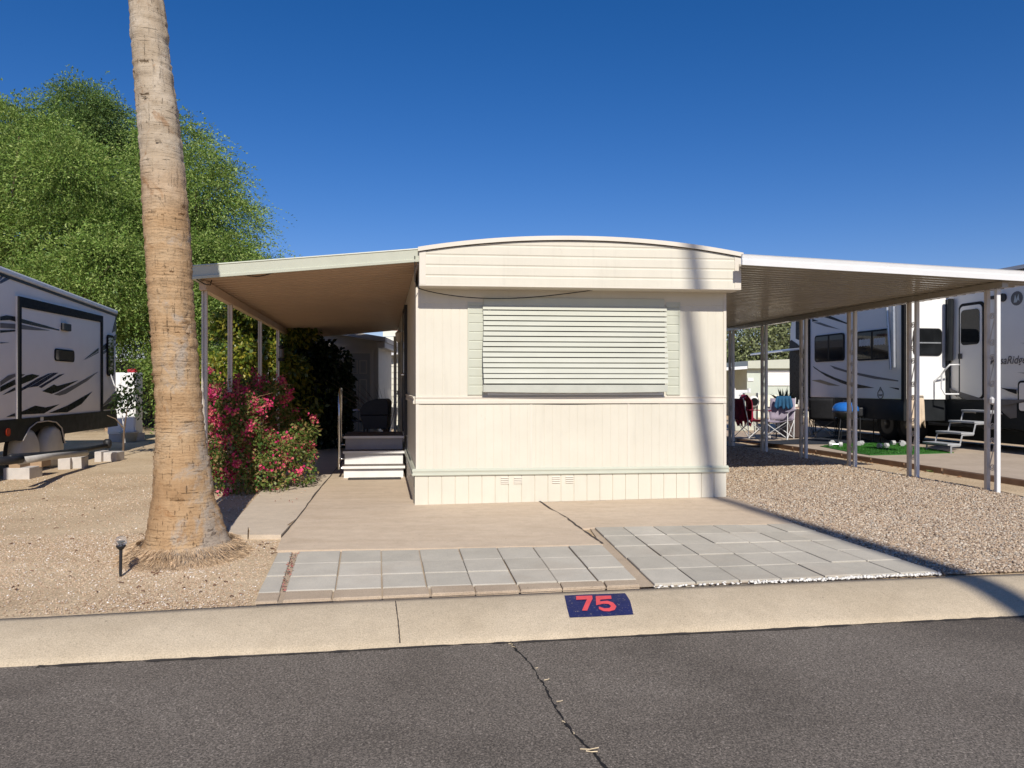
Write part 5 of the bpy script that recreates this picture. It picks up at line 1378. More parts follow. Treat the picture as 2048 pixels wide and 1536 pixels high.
# slide-out
s_far, s_near = RP.c(1618, SO), RP.c(1808, SO); zs = c6([(630, 1025)], SO)[0][1]; zs = (zs + c6([(1250, 1045)], SO)[0][1]) / 2; ztp = 3.42
so = MB(); RP.box(so, s_near, s_far, .0, SO, zs, ztp); so = so.build('slide_out', m_gel, rrv, bevel=.012)
mb = MB(); RP.box(mb, s_near + .02, s_far - .02, .0, SO - .01, zs - .42, zs - .003); mb.build('skirt', m_skirt, so)
mb = MB(); RP.box(mb, s_near - .03, s_near + .055, SO - .03, SO + .02, zs - .03, ztp); RP.box(mb, s_far - .06, s_far + .03, SO - .03, SO + .02, zs - .03, ztp)
RP.box(mb, s_near + .056, s_far - .061, SO - .03, SO + .02, ztp - .08, ztp); mb.build('frame', m_rubtrim, so)
def rwin(name, parent, conv, pa, pb, off, r=.08, div=True):
    a, b = conv([pa], off)[0], conv([pb], off)[0]
    f = MB(); RP.plate(f, rrect(a[0], a[1], b[0], b[1], r), off + .001, off + .022); f = f.build(name, m_rubtrim, parent)
    lo, hi = min(a[0], b[0]) + .035, max(a[0], b[0]) - .035; z0_, z1_ = b[1] + .035, a[1] - .035
    m2 = MB(); RP.plate(m2, rrect(lo, z0_, hi, z1_, r * .7), off + .0225, off + .026); m2.build('pane', m_rvglass, parent)
    if div:
        m2 = MB(); RP.box(m2, (lo + hi) / 2 - .02, (lo + hi) / 2 + .02, off + .0265, off + .034, z0_, z1_); m2.build('window_bar', m_rubtrim, parent)
    return lo, hi, z0_, z1_
m_curtain = M('white curtain behind glass', (.42, .42, .41), .25, .1, 6)
w1 = rwin('window', so, c6, (666, 600), (872, 772), SO)
w2 = rwin('window', so, c6, (958, 572), (1188, 762), SO)
for (lo, hi, z0_, z1_) in (w2,):
    for a, b in ((.08, .44), (.56, .94)):
        m2 = MB(); n_ = 9; xs = np.linspace(lo + (hi - lo) * a, lo + (hi - lo) * b, n_); zc_ = z0_ + (z1_ - z0_) * .58
        top_ = [(x, zc_ + .08 + .015 * (i % 2)) for i, x in enumerate(xs)]; bot_ = [(x, zc_ - .06 + .02 * (i % 2)) for i, x in enumerate(xs)]
        RP.plate(m2, bot_ + top_[::-1], SO + .0262, SO + .0275); m2.build('curtain', m_curtain, so)
decals(RP, so, [
    (m_dec_black, [[(700, 460), (770, 460), (890, 510), (890, 518), (800, 490)], [(645, 480), (690, 497), (645, 500)], [(650, 810), (700, 845), (800, 890), (900, 925), (1000, 945), (1080, 963), (960, 965), (850, 930), (740, 880), (660, 825)], [(1180, 957), (1250, 965), (1250, 978)]]),
    (m_dec_grey, [[(650, 505), (700, 506), (840, 555), (740, 535)], [(770, 805), (900, 845), (1100, 885), (1245, 910), (1245, 918), (1080, 900), (900, 860), (800, 830)]]),
    (m_dec_tan, [[(640, 910), (700, 905), (840, 950), (760, 945)]])], lambda q: c6(q, SO), SO + .001)
# outline emblem on the slide-out: a drop inside a ring
cx_, cz_ = c6([(1122, 1002)], SO)[0]
mb = MB(); mb.tube([RP.pt(cx_ + .085 * math.cos(a), SO + .006, cz_ + .09 * math.sin(a) - .015) for a in np.linspace(0, 6.283, 25)], .008, 5)
mb.tube([RP.pt(cx_ - .05, SO + .006, cz_ + .05), RP.pt(cx_, SO + .006, cz_ + .13), RP.pt(cx_ + .05, SO + .006, cz_ + .05)], .007, 5)
RP.plate(mb, [(cx_ + .06 * math.cos(a), cz_ - .02 + .03 * math.sin(a)) for a in np.linspace(math.pi, 2 * math.pi, 10)], SO + .002, SO + .010)
mb.build('emblem', m_dec_grey, so)
# awning arms folded against the slide-out
mb = MB()
for a, b in (((1184, 385), (1212, 835)), ((1232, 375), (1236, 820))):
    p0_, p1_ = c6([a], SO)[0], c6([b], SO)[0]; mb.tube([RP.pt(p0_[0], SO + .06, min(p0_[1], 3.3)), RP.pt(p1_[0], SO + .06, p1_[1])], .028, 8)
mb.build('awning_arm', m_alu, so)
# end wall of the slide-out, sunlit, with its window
EPo = RP.pt(s_near, SO, 0); EP = Plane((EPo.x, EPo.y), -RP.n)
ce = lambda pts: EP.pix([(1740 + x / 3.071, 500 + y / 3.071) for x, y in pts])
a, b = ce([(262, 480)])[0], ce([(437, 650)])[0]
mb = MB(); EP.box(mb, .056, SO - .0, .001, .006, zs, ztp - .09); mb.build('end_wall', m_gel_lite, so)
mb = MB(); EP.plate(mb, rrect(a[0], a[1], b[0], b[1], .09), .007, .026); mb.build('window', m_rubtrim, so)
mb = MB(); EP.plate(mb, rrect(a[0] + .03, a[1] - .03, b[0] - .03, b[1] + .03, .06), .0265, .029); mb.build('pane', m_rvglass, so)
zc_ = a[1] * .47 + b[1] * .53; mb = MB(); EP.box(mb, a[0] + .03, b[0] - .03, .0295, .036, zc_ - .012, zc_ + .012); mb.build('window_bar', m_alu, so)
# trim, vertical awning casing, door
mb = MB(); p0_ = c7([(480, 280)])[0]; RP.box(mb, p0_[0] - .07, p0_[0] + .10, .001, .05, zb_, 3.3); mb.build('corner_trim', m_skirt, rrv)
mb = MB(); p0_ = c7([(515, 280)])[0]; p1_ = c7([(508, 680)])[0]; mb.tube([RP.pt(p0_[0], .07, 3.3), RP.pt(p1_[0], .07, p1_[1])], .055, 10); mb.build('awning_arm', m_skirt, rrv)
d0, d1 = c7([(550, 330)])[0], c7([(706, 920)])[0]; zdt = c7([(630, 322)])[0][1]
dr = MB(); RP.plate(dr, rrect(d0[0], d1[1] + .01, d1[0], zdt, .10), .001, .018); dr = dr.build('door', m_rubtrim, rrv)
lo, hi = min(d0[0], d1[0]), max(d0[0], d1[0])
mb = MB(); RP.plate(mb, rrect(lo + .045, d1[1] + .04, hi - .045, zdt - .055, .08), .0185, .03); mb.build('door_panel', m_gel, dr)
a, b = c7([(568, 372)])[0], c7([(682, 577)])[0]
mb = MB(); RP.plate(mb, rrect(a[0], a[1], b[0], b[1], .08), .0305, .038); mb.build('window', m_rvglass, dr)
a = c7([(566, 653)])[0]
mb = MB(); RP.box(mb, a[0] - .035, a[0] + .035, .0305, .06, a[1] - .05, a[1] + .05); mb.build('handle', m_black, dr)
gr = MB(); pts = [(545, 705), (490, 705), (462, 735), (440, 765), (440, 850), (460, 885), (545, 885)]
gr.tube([RP.pt(c, .06 if i in (0, 6) else .30, z) for i, (c, z) in enumerate([c7([q], .06 if i in (0, 6) else .3)[0] for i, q in enumerate(pts)])], .018, 8)
q2 = [RP.pt(*(lambda t: (t[0], .3, t[1]))(c7([q], .3)[0])) for q in ((440, 765), (380, 822), (379, 960))]
gr.tube(q2, .014, 8); gr.build('grab_rail', m_whitemetal, rrv, smooth=True)
decals(RP, rrv, [(m_dec_grey, [[(492, 845), (545, 868), (545, 905), (492, 862)], [(552, 868), (705, 915), (705, 920), (600, 920), (552, 898)], [(806, 960), (910, 940), (1060, 900), (1060, 918), (806, 918)]]),
                 (m_dec_black, [[(810, 845), (860, 852), (910, 856), (910, 885), (860, 868)], [(912, 752), (1000, 756), (1000, 763)], [(930, 570), (1000, 575), (1000, 579)]])], lambda q: c7(q), .032)
p = c7([(820, 292)])[0]
mb = MB(); mb.prism([RP.pt(p[0] + .075 * math.cos(k * .314), .001, p[1] + .075 * math.sin(k * .314)) for k in range(20)], [RP.pt(p[0] + .075 * math.cos(k * .314), .03, p[1] + .075 * math.sin(k * .314)) for k in range(20)]); mb.build('vent_cap', m_black, rrv)
p = c7([(903, 297)])[0]
mb = MB(); mb.prism([RP.pt(p[0] + .125 * math.cos(k * .314), .001, p[1] + .125 * math.sin(k * .314)) for k in range(20)], [RP.pt(p[0] + .125 * math.cos(k * .314), .008, p[1] + .125 * math.sin(k * .314)) for k in range(20)]); mb.build('round_emblem', m_dec_grey, rrv)
mb = MB(); RP.plate(mb, [(p[0] + .06, p[1] - .07), (p[0] + .03, p[1] + .07), (p[0] - .0, p[1] - .02), (p[0] - .04, p[1] + .07), (p[0] - .06, p[1] - .06), (p[0] - .03, p[1] - .02), (p[0], p[1] - .07)], .0085, .012); mb.build('emblem_mark', m_alu, rrv)
a = c7([(758, 292)])[0]; mb = MB(); RP.box(mb, a[0] - .04, a[0] + .04, .001, .03, a[1] - .03, a[1] + .03); mb.build('marker_light', m_black, rrv)
a, b = c7([(914, 803)])[0], c7([(1060, 1005)])[0]
mb = MB(); o_ = rrect(a[0], a[1], b[0], b[1], .07); i_ = rrect(a[0] - .035, a[1] - .035, b[0] + .035, b[1] + .035, .05); RP.plate(mb, o_, .009, .022); mb.build('hatch', m_rubtrim, rrv)
mb = MB(); RP.plate(mb, i_, .0225, .030); mb.build('hatch_panel', m_gel, rrv)
mb = MB(); q = c7([(806, 920), (905, 920), (905, 1030), (865, 1035), (806, 985)]); RP.plate(mb, q, .009, .014); mb.build('skirt_panel', m_dec_grey, rrv)
# the name lettered on its side
cu = bpy.data.curves.new('lettering', 'FONT'); cu.body = 'MesaRidge'; cu.size = 1.0; cu.extrude = .0; cu.shear = .25; cu.offset = .012
tmp = bpy.data.objects.new('lettering', cu); C.objects.link(tmp); bpy.context.view_layer.update()
me = bpy.data.meshes.new_from_object(tmp.evaluated_get(bpy.context.evaluated_depsgraph_get())); bpy.data.objects.remove(tmp)
c_l, z_l = c7([(738, 703)])[0]; hgt = abs(c7([(738, 655)])[0][1] - z_l); sc_ = hgt / .72
off_ = wloc(rrv)
for v in me.vertices: v.co = RP.pt(c_l - v.co.x * sc_ * .92, .012, z_l + v.co.y * sc_ - .10 * v.co.x * sc_ * 0) - off_
me.materials.append(m_dec_grey); lt_o = bpy.data.objects.new('lettering', me); C.objects.link(lt_o); lt_o.parent = rrv
# folding entry steps
stp_ = thing('entry_steps', 'grey folding metal steps with four treads below the entry door of the right trailer', 'steps', tuple(RP.pt(-.1, .6, PZ)))
cs0, cs1 = c7([(560, 1000)], .35)[0][0], c7([(690, 1000)], .35)[0][0]; cs0, cs1 = min(cs0, cs1) - .08, max(cs0, cs1) + .05
m_stepm = M('grey powder coated step', (.36, .37, .38), .5, .1, 8, .1, 60)
for k in range(4):
    z = PZ + .14 + k * .195; o = 1.02 - k * .27
    m2 = MB(); RP.box(m2, cs0, cs1, o - .17, o + .10, z, z + .035); m2.build('tread', m_stepm, stp_, bevel=.006)
for c in (cs0 - .004, cs1 - .03):
    zz_ = [PZ + .14 + k * .195 for k in range(4)]; oo_ = [1.02 - k * .27 for k in range(4)]
    q = [(1.04, PZ), (1.04, zz_[0] - .01)]
    for k in range(4): q += [(oo_[k] + .02, zz_[k] - .012), (oo_[k] - .15, zz_[k] - .012)] + ([(oo_[k] - .20, zz_[k + 1] - .02)] if k < 3 else [])
    q += [(.0, zz_[3] - .03)]
    m2 = MB()
    m2.tube([RP.pt(c + .017, o, z) for o, z in q], .016, 4); m2.build('side_frame', m_stepm, stp_)
# its wheels
for px in (1812, 1772):
    cc = RP.c(px, .0); r = .36; ctr = RP.pt(cc, -.02, PZ + r); axd = Vector((RP.n.x, RP.n.y, 0)); tang = Vector((RP.d.x, RP.d.y, 0))
    mb = MB(); disc(mb, [(r * .5, -.24), (r * .96, -.24), (r, -.2), (r, -.06), (r * .95, -.01), (r * .62, -.01)]); w_ = mb.build('wheel', m_rubber, rrv, smooth=True)
    mb = MB(); disc(mb, [(r * .60, -.008), (r * .56, -.03), (r * .2, .0), (.02, .01)]); mb.build('rim', M('dark alloy rim', (.05, .05, .05), .35, .1), w_)
# far shade wing off its rear end
mb = MB(); q = [at(1503, 709, 20.9), at(1606, 696, 20.4), at(1606, 699, 18.9), at(1500, 711, 19.3)]
mb.prism([Vector(p) for p in q], [Vector(p) + Vector((0, 0, .03)) for p in q])
tag(mb.build('sunshade', m_alu, loc=q[0]), 'thin pale sunshade jutting from the rear of the right trailer', 'sunshade')

# ---------------------------------------------------------------- the neighbour's patio
def PR(k, Y): return (k - .1734 * Y, Y)
pz = lambda x, y: PZ
patio = [PR(8.22, 8.0), PR(8.22, 17.6), PR(12.2, 17.6), PR(13.2, 8.0)]
sheet('patio_slab', patio, 0, m_patio, .16, .6, zf=pz)
sheet('patio_slab', [(8.22 - .1734 * 17.62, 17.62), (8.4 - .1734 * 24, 24), (12.6 - .1734 * 24, 24), (12.2 - .1734 * 17.62, 17.62)], -.004, M('dusty far yard', (.44, .34, .25), .9, .15, 3, .3, 40), .16, .8, zf=pz)
sheet('sand_strip', [PR(7.62, 8.3), PR(7.62, 17.4), PR(8.23, 17.4), PR(8.23, 8.3)], .012, m_sand, 0)
mb = MB()
for k in range(11):
    Y = 8.6 + k * .8; x0 = 8.222 - .1734 * Y
    mb.obox((x0 - .016, Y, PZ - .17), (.016, 0, 0), (-.1734 * .76, .76, 0), (0, 0, .165 - .01 * random.random()))
mb.build('patio_edging', M('brown edging brick', (.24, .15, .095), .9, .2, 6, .4, 50, col2=(.32, .22, .15)), None)['kind'] = 'structure'
def onp(px, py): Y = (EYE - PZ) * F / (py - HY); return ((px - CX) / F * Y, Y)
turf = sheet('turf_mat', [onp(1640, 893), onp(1700, 887), onp(1790, 887), onp(1908, 906), onp(1880, 907), onp(1795, 910), onp(1740, 911), onp(1700, 905)], .012, M('bright artificial turf', (.030, .13, .016), .9, .25, 25, .6, 180, col2=(.05, .17, .025)), .012, .25, kind=None, zf=pz)
tag(turf, 'bright green artificial turf mat on the concrete patio beside the right trailer', 'turf mat')
P = []; tp = [onp(1646, 893), onp(1700, 888), onp(1790, 888), onp(1900, 906), onp(1795, 909.5), onp(1740, 910.5), onp(1702, 904.5)]
q = np.stack([rng.uniform(5.5, 9, 60000), rng.uniform(12, 16.2, 60000)], 1); q = q[in_poly(q, tp)][:9000]
P = np.concatenate([q, np.full((len(q), 1), PZ + .012)], 1); V, Q = leaf_quads(P, unit(rng.normal(size=P.shape) * .4 + np.array([0, 0, 1.])), rng.uniform(.018, .032, len(P)), .004)
bl = np_obj('turf_blades', V, Q, leafmat('turf blade', [(.02, .10, .012), (.04, .16, .018), (.07, .22, .035)], .2), turf); bl['kind'] = 'stuff'
rug = sheet('outdoor_rug', [onp(1462, 884), onp(1560, 882), onp(1700, 872), onp(1760, 887), onp(1640, 889), onp(1560, 889)], .014, M('dark navy woven rug', (.02, .025, .035), .9, .3, 30, .4, 120), .008, .4, kind=None, zf=pz)
tag(rug, 'dark navy outdoor rug under the camp chairs on the patio', 'rug')

# dumbbells
m_db = M('pale grey hex weight', (.46, .46, .45), .45, .1, 12)
def dumbbell(px, py, rz, label):
    x, y = onp(px, py); t = thing('dumbbell', label, 'dumbbell', (0, 0, 0), 'hex dumbbells lying on the turf mat')
    r = .052
    for s in (-1, 1):
        m2 = MB(); h = [(r * math.cos(R(60 * k + 0)), r * math.sin(R(60 * k))) for k in range(6)]
        m2.prism([(s * .055, a, b + r * .87) for a, b in h], [(s * .125, a, b + r * .87) for a, b in h]); m2.build('weight', m_db, t, bevel=.008)
    m2 = MB(); m2.tube([(-.06, 0, r * .87), (.06, 0, r * .87)], .015, 8); m2.build('grip', m_chrome, t)
    t.location = (x, y, PZ + .02); t.rotation_euler.z = rz
    return t
dumbbell(1664, 892, 1.1, 'hex dumbbell at the far left edge of the turf, left of the fourth post')
dumbbell(1671, 895, -.2, 'hex dumbbell nearer the camera at the left tip of the turf')
dumbbell(1721, 893, .9, 'hex dumbbell just right of the scroll post at the turf middle')
dumbbell(1766, 898, .4, 'hex dumbbell lying free in the middle of the turf')
dumbbell(1795, 892, .1, 'hex dumbbell at the turf rim, left of the post beside the steps')
dumbbell(1806, 894, 1.0, 'hex dumbbell half beside the post nearest the entry steps')

# camp chairs
def camp_chair(px, py, rz, label, mf, mt, s=1.0):
    t = thing('camp_chair', label, 'chair', (0, 0, 0), 'folding camp chairs on the patio')
    w, d = .27 * s, .25 * s
    m2 = MB(); n = 8; vs = []
    for i in range(n + 1):
        for j in range(n + 1):
            u, v = i / n * 2 - 1, j / n * 2 - 1
            vs.append((u * w, v * d, .44 * s - .05 * (1 - u * u) * (1 - .3 * v) + .02 * (v < -.9)))
    m2.add(vs, [(i * (n + 1) + j, (i + 1) * (n + 1) + j, (i + 1) * (n + 1) + j + 1, i * (n + 1) + j + 1) for i in range(n) for j in range(n)]); so_ = m2.build('seat', mf, t, smooth=True)
    so_.modifiers.new('thick', 'SOLIDIFY').thickness = .012
    m2 = MB(); vs = []
    for i in range(n + 1):
        for j in range(n + 1):
            u, v = i / n * 2 - 1, j / n
            vs.append((u * w, d + .03 + .13 * v + .05 * (1 - u * u), .42 * s + .48 * v * s - .02 * u * u * 0))
    m2.add(vs, [(i * (n + 1) + j, (i + 1) * (n + 1) + j, (i + 1) * (n + 1) + j + 1, i * (n + 1) + j + 1) for i in range(n) for j in range(n)]); so_ = m2.build('backrest', mf, t, smooth=True)
    so_.modifiers.new('thick', 'SOLIDIFY').thickness = .012
    for x in (-w, w):
        m2 = MB(); m2.tube([(x, d + .02, .02), (x, d + .05, .45 * s), (x, d + .17, .92 * s)], .010, 6); m2.build('back_pole', mt, t)
        m2 = MB(); m2.tube([(x, -d - .04, .02), (x, -d, .62 * s)], .010, 6); m2.build('front_leg', mt, t)
        m2 = MB(); m2.obox((x - .035, -d - .05, .62 * s), (.07, 0, 0), (0, 2 * d + .16, .03), (0, 0, .018)); m2.build('armrest', mf, t)
        m2 = MB(); m2.tube([(x, -d - .03, .04), (x, d + .04, .42 * s)], .008, 6); m2.tube([(x, d + .02, .04), (x, -d, .42 * s)], .008, 6); m2.build('side_brace', mt, t)
    for y in (-d, d):
        m2 = MB(); m2.tube([(-w, y, .04), (w, y, .42 * s)], .008, 6); m2.tube([(w, y, .04), (-w, y, .42 * s)], .008, 6); m2.build('cross_brace', mt, t)
    x, y = onp(px, py); t.location = (x, y, PZ + .02); t.rotation_euler.z = rz
    return t
m_cfab = M('maroon chair fabric', (.17, .012, .03), .85, .2, 10, .2, 60)
m_cgrey = M('lilac grey chair fabric', (.30, .26, .32), .85, .15, 10, .2, 60)
m_cblack = M('black chair fabric', (.012, .012, .014), .85, .2, 10, .2, 60)
camp_chair(1503, 879, 1.9, 'maroon camp chair on white legs with a red jacket slumped over it', m_cfab, m_whitemetal)
camp_chair(1556, 881, -.6, 'lilac grey camp chair on white legs with a blue towel over its back', m_cgrey, m_whitemetal)
camp_chair(1648, 877, 2.6, 'black camp chair by the blue lidded kettle grill', m_cblack, m_bmetal)
def drape(name, label, cat, x, y, z, w, h, d, mat, rz, seed, sag=.05):
    """cloth hung over a rail at height z: a folded sheet falling on both sides"""
    r_ = np.random.default_rng(seed); n, m = 14, 18; vs = []
    for i in range(n + 1):
        for j in range(m + 1):
            u = i / n - .5; v = j / m * 2 - 1
            hang = h * abs(v) * (1 + .15 * math.sin(i * 1.3 + seed))
            fold = .035 * math.sin(i * 1.9 + seed + v) * abs(v)
            vs.append((u * w * (1 + .25 * abs(v)), (d * np.sign(v) * min(1, abs(v) * 4)) + fold, -hang + .02))
    mb = MB(); c_, s_ = math.cos(rz), math.sin(rz)
    mb.add([(x + a * c_ - b * s_, y + a * s_ + b * c_, z + e) for a, b, e in vs], [(i * (m + 1) + j, (i + 1) * (m + 1) + j, (i + 1) * (m + 1) + j + 1, i * (m + 1) + j + 1) for i in range(n) for j in range(m)])
    o = mb.build(name, mat, smooth=True, loc=(x, y, z)); o.modifiers.new('thick', 'SOLIDIFY').thickness = .008
    return tag(o, label, cat)
x, y = onp(1499, 879); drape('jacket', 'dark red jacket slumped over the leftmost camp chair', 'jacket', x - .15, y - .12, PZ + .98, .38, .62, .10, M('dark red jacket cloth', (.30, .012, .040), .8, .2, 8, .2, 40), 1.6, 3)
x, y = onp(1563, 881); drape('towel', 'bright blue towel hung over the back of the lilac camp chair', 'towel', x + .12, y + .2, PZ + .96, .30, .27, .03, M('blue towel cloth', (.02, .09, .18), .9, .2, 8, .3, 60), -.6, 5)
p = RP.pt(RP.c(1833, .8), .8, 0); drape('beige_towel', 'beige towel hanging in front of the wheel behind a scroll post', 'towel', at(1832, 794, 13.2)[0], 13.2, at(1832, 794, 13.2)[2], .27, .50, .02, M('beige towel cloth', (.58, .47, .34), .9, .1, 8, .3, 60), .1, 8)
bx0, by0, bz0 = at(1832, 794, 13.2)
tr_ = thing('towel_rack', 'thin dark stand carrying the beige towel behind a scroll post', 'rack', (bx0, 13.2, PZ))
mb = MB(); mb.tube([(bx0 - .13, 13.2, bz0), (bx0 + .13, 13.2, bz0)], .010, 6); mb.build('bar', m_bmetal, tr_)
mb = MB(); mb.tube([(bx0, 13.2, PZ), (bx0, 13.2, bz0)], .012, 6); mb.build('pole', m_bmetal, tr_)
# kettle grill
kx, ky = onp(1691, 888); kt = thing('kettle_grill', 'round kettle grill with a bright blue lid on the patio', 'grill', (kx, ky, PZ))
mb = MB(); mb.lathe([(.255, .68), (.26, .70), (.25, .76), (.20, .83), (.12, .86), (.02, .87)], (kx, ky, PZ), 24); mb.build('lid', M('bright blue enamel', (.02, .14, .48), .25, .08, 4, coat=.5), kt, smooth=True)
mb = MB(); mb.lathe([(.10, .50), (.20, .56), (.25, .64), (.258, .678)], (kx, ky, PZ), 24); mb.build('bowl', m_bmetal, kt, smooth=True)
for k in range(3):
    a = R(90 + 120 * k); m2 = MB(); m2.tube([(kx + .15 * math.cos(a), ky + .15 * math.sin(a), PZ + .55), (kx + .24 * math.cos(a), ky + .24 * math.sin(a), PZ)], .011, 6); m2.build('leg', m_bmetal, kt)
mb = MB(); mb.tube([(kx - .05, ky, PZ + .865), (kx - .04, ky, PZ + .90), (kx + .04, ky, PZ + .90), (kx + .05, ky, PZ + .865)], .009, 6); mb.build('lid_handle', m_black, kt)
# black folding dish / open lid behind
kx2, ky2 = onp(1737, 884); g2 = thing('smoker_grill', 'black grill with its lid tilted open right of the blue kettle grill', 'grill', (kx2, ky2, PZ))
mb = MB(); mb.box(kx2 - .3, ky2 - .2, PZ + .55, kx2 + .22, ky2 + .2, PZ + .75); mb.build('firebox', m_bmetal, g2, bevel=.03)
mb = MB(); mb.obox((kx2 + .02, ky2 - .2, PZ + .96), (.05, 0, .035), (0, .4, 0), (.22, 0, -.22)); mb.build('lid', m_bmetal, g2, bevel=.02)
for dx, dy in ((-.25, -.15), (.18, -.15), (-.25, .15), (.18, .15)):
    m2 = MB(); m2.tube([(kx2 + dx, ky2 + dy, PZ), (kx2 + dx, ky2 + dy, PZ + .57)], .014, 6); m2.build('leg', m_bmetal, g2)
# table with things on it
tx, ty = onp(1588, 875); tb = thing('folding_table', 'folding table with a pinkish top beside the right trailer', 'table', (tx, ty, PZ))
mb = MB(); mb.box(tx - .55, ty - .3, PZ + .68, tx + .45, ty + .3, PZ + .71); mb.build('tabletop', M('pinkish table laminate', (.40, .27, .22), .5, .1, 5), tb)
for dx, dy in ((-.5, -.25), (.4, -.25), (-.5, .25), (.4, .25)):
    m2 = MB(); m2.tube([(tx + dx, ty + dy, PZ), (tx + dx, ty + dy, PZ + .68)], .014, 6); m2.build('leg', m_bmetal, tb)
mb = MB(); mb.box(tx - .26, ty - .28, PZ + .02, tx + .12, ty + .2, PZ + .66); tag(mb.build('storage_box', M('dark brown storage box', (.055, .035, .03), .7, .2, 5), bevel=.01, loc=(tx, ty, PZ)), 'tall dark brown box standing under the folding table', 'box')
for k, (dx, h, cc) in enumerate(((.08, .17, (.6, .6, .55)), (.20, .13, (.25, .22, .10)), (-.1, .12, (.5, .5, .5)))):
    mb = MB(); mb.lathe([(.03, 0), (.032, h * .6), (.016, h * .75), (.016, h)], (tx + dx, ty - .1, PZ + .712), 12)
    tag(mb.build('bottle', M('bottle plastic ' + 'abc'[k], cc, .3, .1, 8), smooth=True, loc=(tx + dx, ty - .1, PZ + .712)), ('tall pale bottle on the pinkish folding table', 'squat olive bottle on the pinkish folding table', 'small white bottle at the left of the pinkish folding table')[k], 'bottle', 'bottles on the folding table')
# potted agave beyond the table
ax, ay = onp(1567, 857); ax, ay, az = *at(1567, 830, 20.2)[:2], PZ
ag = thing('potted_agave', 'spiky grey green agave in a pale tall pot beyond the camp chairs', 'potted plant', (ax, ay, az))
zpt = EYE - (808 - HY) / F * ay
mb = MB(); mb.box(ax - .17, ay - .17, az, ax + .17, ay + .17, zpt); mb.build('pot', m_block, ag, bevel=.02)
n = 46; az_ = rng.uniform(0, 6.283, n); el = rng.uniform(.15, 1.45, n)
V, Q = leaf_quads(np.tile([ax, ay, zpt], (n, 1)) + rng.normal(size=(n, 3)) * .03, np.stack([np.cos(az_) * np.cos(el), np.sin(az_) * np.cos(el), np.sin(el)], 1), rng.uniform(.35, .52, n), .028)
np_obj('leaves', V, Q, leafmat('agave leaf', [(.06, .09, .05), (.10, .14, .08), (.16, .20, .12)], .1), ag)
# meter pedestal
mx, my, mz = at(1500, 845, 20.5); mp = thing('meter_pedestal', 'pale utility pedestal with a round glass electric meter', 'utility box', (mx, my, .35))
zt2 = EYE - (786 - HY) / F * my
mb = MB(); mb.box(mx - .17, my - .1, .3, mx + .19, my + .1, zt2); mb.build('cabinet', m_green_dull, mp, bevel=.01)
mb = MB(); mb.lathe([(.16, 0), (.16, -.05), (.13, -.12), (.02, -.14)], (mx + .05, my - .1, EYE - (803 - HY) / F * my), 18, 'y'); mb.build('meter', m_gel_lite, mp, smooth=True)
mb = MB(); mb.lathe([(.105, -.125), (.10, -.148), (.02, -.15)], (mx + .05, my - .1, EYE - (803 - HY) / F * my), 18, 'y'); mb.build('meter_glass', m_rvglass, mp)
wx_, wy_ = onp(1482, 862); mb = MB(); mb.prism([(wx_ - .15, wy_, PZ), (wx_ + .16, wy_, PZ), (wx_ + .20, wy_, PZ + .62), (wx_ - .20, wy_, PZ + .62)], [(wx_ - .15, wy_ + .32, PZ), (wx_ + .16, wy_ + .32, PZ), (wx_ + .20, wy_ + .36, PZ + .62), (wx_ - .20, wy_ + .36, PZ + .62)])
tag(mb.build('trash_bin', m_green_dull, bevel=.015, loc=(wx_, wy_, PZ)), 'pale green grey tapered bin left of the maroon camp chair', 'bin')

# ---------------------------------------------------------------- far pale green mobile home, fence
FY = 31.0; FP = Plane((at(1494, 800, FY)[0], FY), (1, .04))
m_sage = M('pale sage siding', (.50, .54, .46), .5, .05, 3)
fh = thing('mobile_home', 'pale sage green mobile home with white louvres far beyond the carport', 'mobile home', tuple(FP.pt(2, -2, .2)))
zt3 = FP.cz(1494, 737)[1]; zt4 = FP.cz(1494, 722)[1]; zbm3 = FP.cz(1494, 818)[1]; cF = FP.c(1640)
mb = MB(); FP.box(mb, 0, cF, -9, 0, zbm3, zt3); mb.build('wall', m_sage, fh)
mb = MB(); FP.box(mb, 0, cF, -8.9, .02, .1, zbm3 - .002); FP.box(mb, 0, cF, .001, .03, zbm3, FP.cz(1500, 790)[1]); mb.build('skirting', M('cream far siding', (.74, .70, .56), .5, .05), fh)
mb = MB(); FP.plate(mb, [(-.05, zt3 + .002), (cF, zt3 + .002), (cF, zt4 + .06), (2.0, zt4 + .08), (-.05, zt4)], -9, .25); mb.build('roof', m_green, fh)
a, b = FP.cz(1535, 741), FP.cz(1600, 771)
mb = MB()
for k in range(8): z = b[1] + (a[1] - b[1]) * k / 8; FP.plate(mb, [(a[0], z), (b[0], z), (b[0], z + .07), (a[0], z + .07)], .001, .05)
mb.build('louvred_shutter', m_gel_lite, fh)
a = FP.cz(1501, 759); mb = MB(); FP.box(mb, a[0] - .12, a[0] + .12, .001, .03, a[1] - .07, a[1] + .07); mb.build('number_plaque', m_whitemetal, fh)
a = FP.cz(1456, 737); mb = MB(); mb.prism([FP.pt(-4, .2, zt3 - .30), FP.pt(-.03, .2, zt3 - .02), FP.pt(-.03, .2, zt3 + .10), FP.pt(-4, .2, zt3 - .15)], [FP.pt(-4, -8, zt3 - .30), FP.pt(-.03, -8, zt3 - .02), FP.pt(-.03, -8, zt3 + .10), FP.pt(-4, -8, zt3 - .15)]); mb.build('side_awning', m_whitemetal, fh)
mb = MB(); FP.box(mb, -4, -.02, -8.1, -8.0, .1, zt3 - .35); mb.build('awning_back_wall', m_sage, fh)
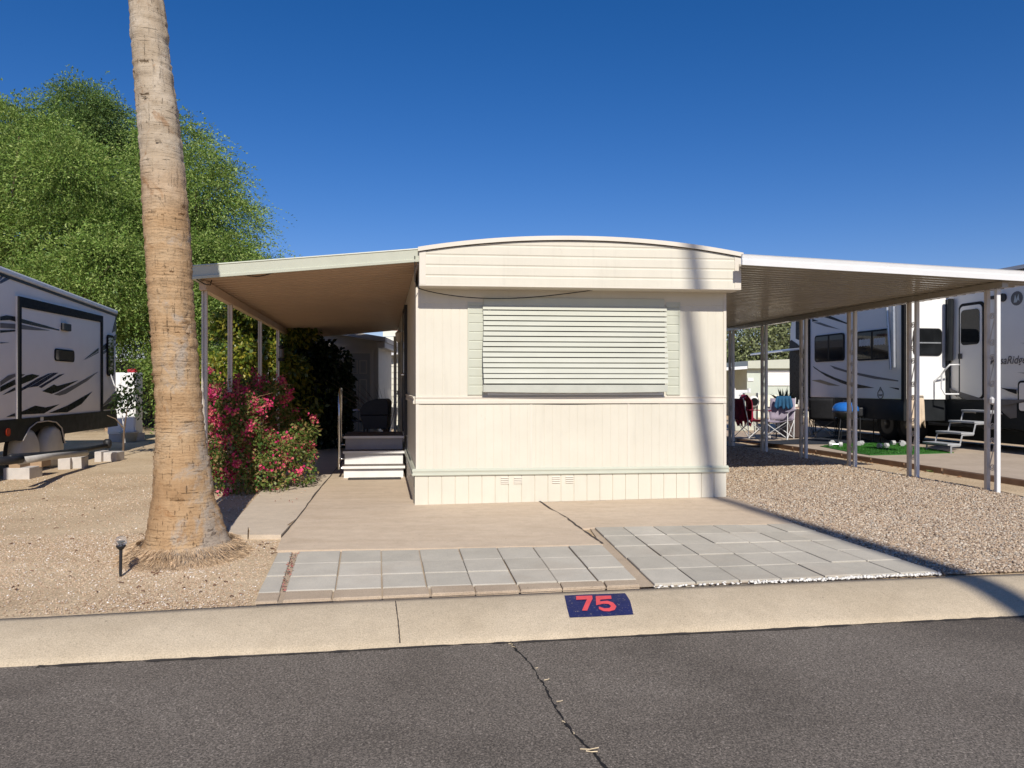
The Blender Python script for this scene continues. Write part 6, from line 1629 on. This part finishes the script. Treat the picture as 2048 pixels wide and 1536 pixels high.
# white fence panel and iron gate in front of it
fx = at(1456, 800, 27)[0]; fn = thing('picket_fence', 'white fence panel before the far sage green mobile home', 'fence', (fx + .4, 27, .2))
zf0, zf1 = EYE - (809 - HY) / F * 27, EYE - (780 - HY) / F * 27
mb = MB(); mb.box(fx + .25, 27, zf0, fx + .72, 27.04, zf1); mb.build('panel', m_whitemetal, fn, bevel=.01)
mb = MB()
for k in range(9): mb.tube([(fx + .45 + k * .10, 26.9, zf0 - .05), (fx + .45 + k * .10, 26.9, zf1 - .06 + .05 * math.sin(k))], .010, 5)
mb.tube([(fx + .4, 26.9, zf1 - .12), (fx + 1.35, 26.9, zf1 - .12)], .010, 5); mb.tube([(fx + .4, 26.9, zf0), (fx + 1.35, 26.9, zf0)], .010, 5); mb.build('iron_gate', m_whitemetal, fn)
for x in (fx + .22, fx + .76):
    m2 = MB(); m2.box(x - .04, 26.95, .1, x + .04, 27.06, zf1 + .06); m2.build('post', m_whitemetal, fn)
# low weed at the patio edge
x, y = G(1866, 946); n = 90; a = rng.uniform(0, 6.283, n); el = rng.uniform(.05, .8, n)
V, Q = leaf_quads(np.tile([x, y, float(gz(x, y)) + .015], (n, 1)) + rng.normal(size=(n, 3)) * np.array([.022, .018, .003]), np.stack([np.cos(a) * np.cos(el), np.sin(a) * np.cos(el), np.sin(el)], 1), rng.uniform(.03, .07, n), .008)
tag(np_obj('weed', V, Q, leafmat('pale weed leaf', [(.10, .15, .03), (.2, .24, .06), (.32, .30, .10)], .2), loc=(x, y, float(gz(x, y)))), 'small pale green weed in the sand strip near the entry steps', 'weed')
# fallen leaves along the patio edge and under the trailer
mb = MB()
for k in range(70):
    Y = rng.uniform(10.5, 15.5); X = 8.15 - .1734 * Y - abs(rng.normal()) * .12; s_ = rng.uniform(.02, .05); z = float(gz(X, Y)) + .02; a = rng.uniform(0, 6.28)
    mb.add([(X, Y, z), (X + s_ * math.cos(a), Y + s_ * math.sin(a), z + .012), (X + s_ * 1.3 * math.cos(a + .6), Y + s_ * 1.3 * math.sin(a + .6), z + .004), (X + s_ * .7 * math.cos(a + 1.2), Y + s_ * .7 * math.sin(a + 1.2), z + .015)], [(0, 1, 2, 3)])
tag(mb.build('fallen_leaves', M('dry fallen leaf', (.34, .17, .08), .85, .3, 12, isl=.4), recalc=False), kind='stuff')
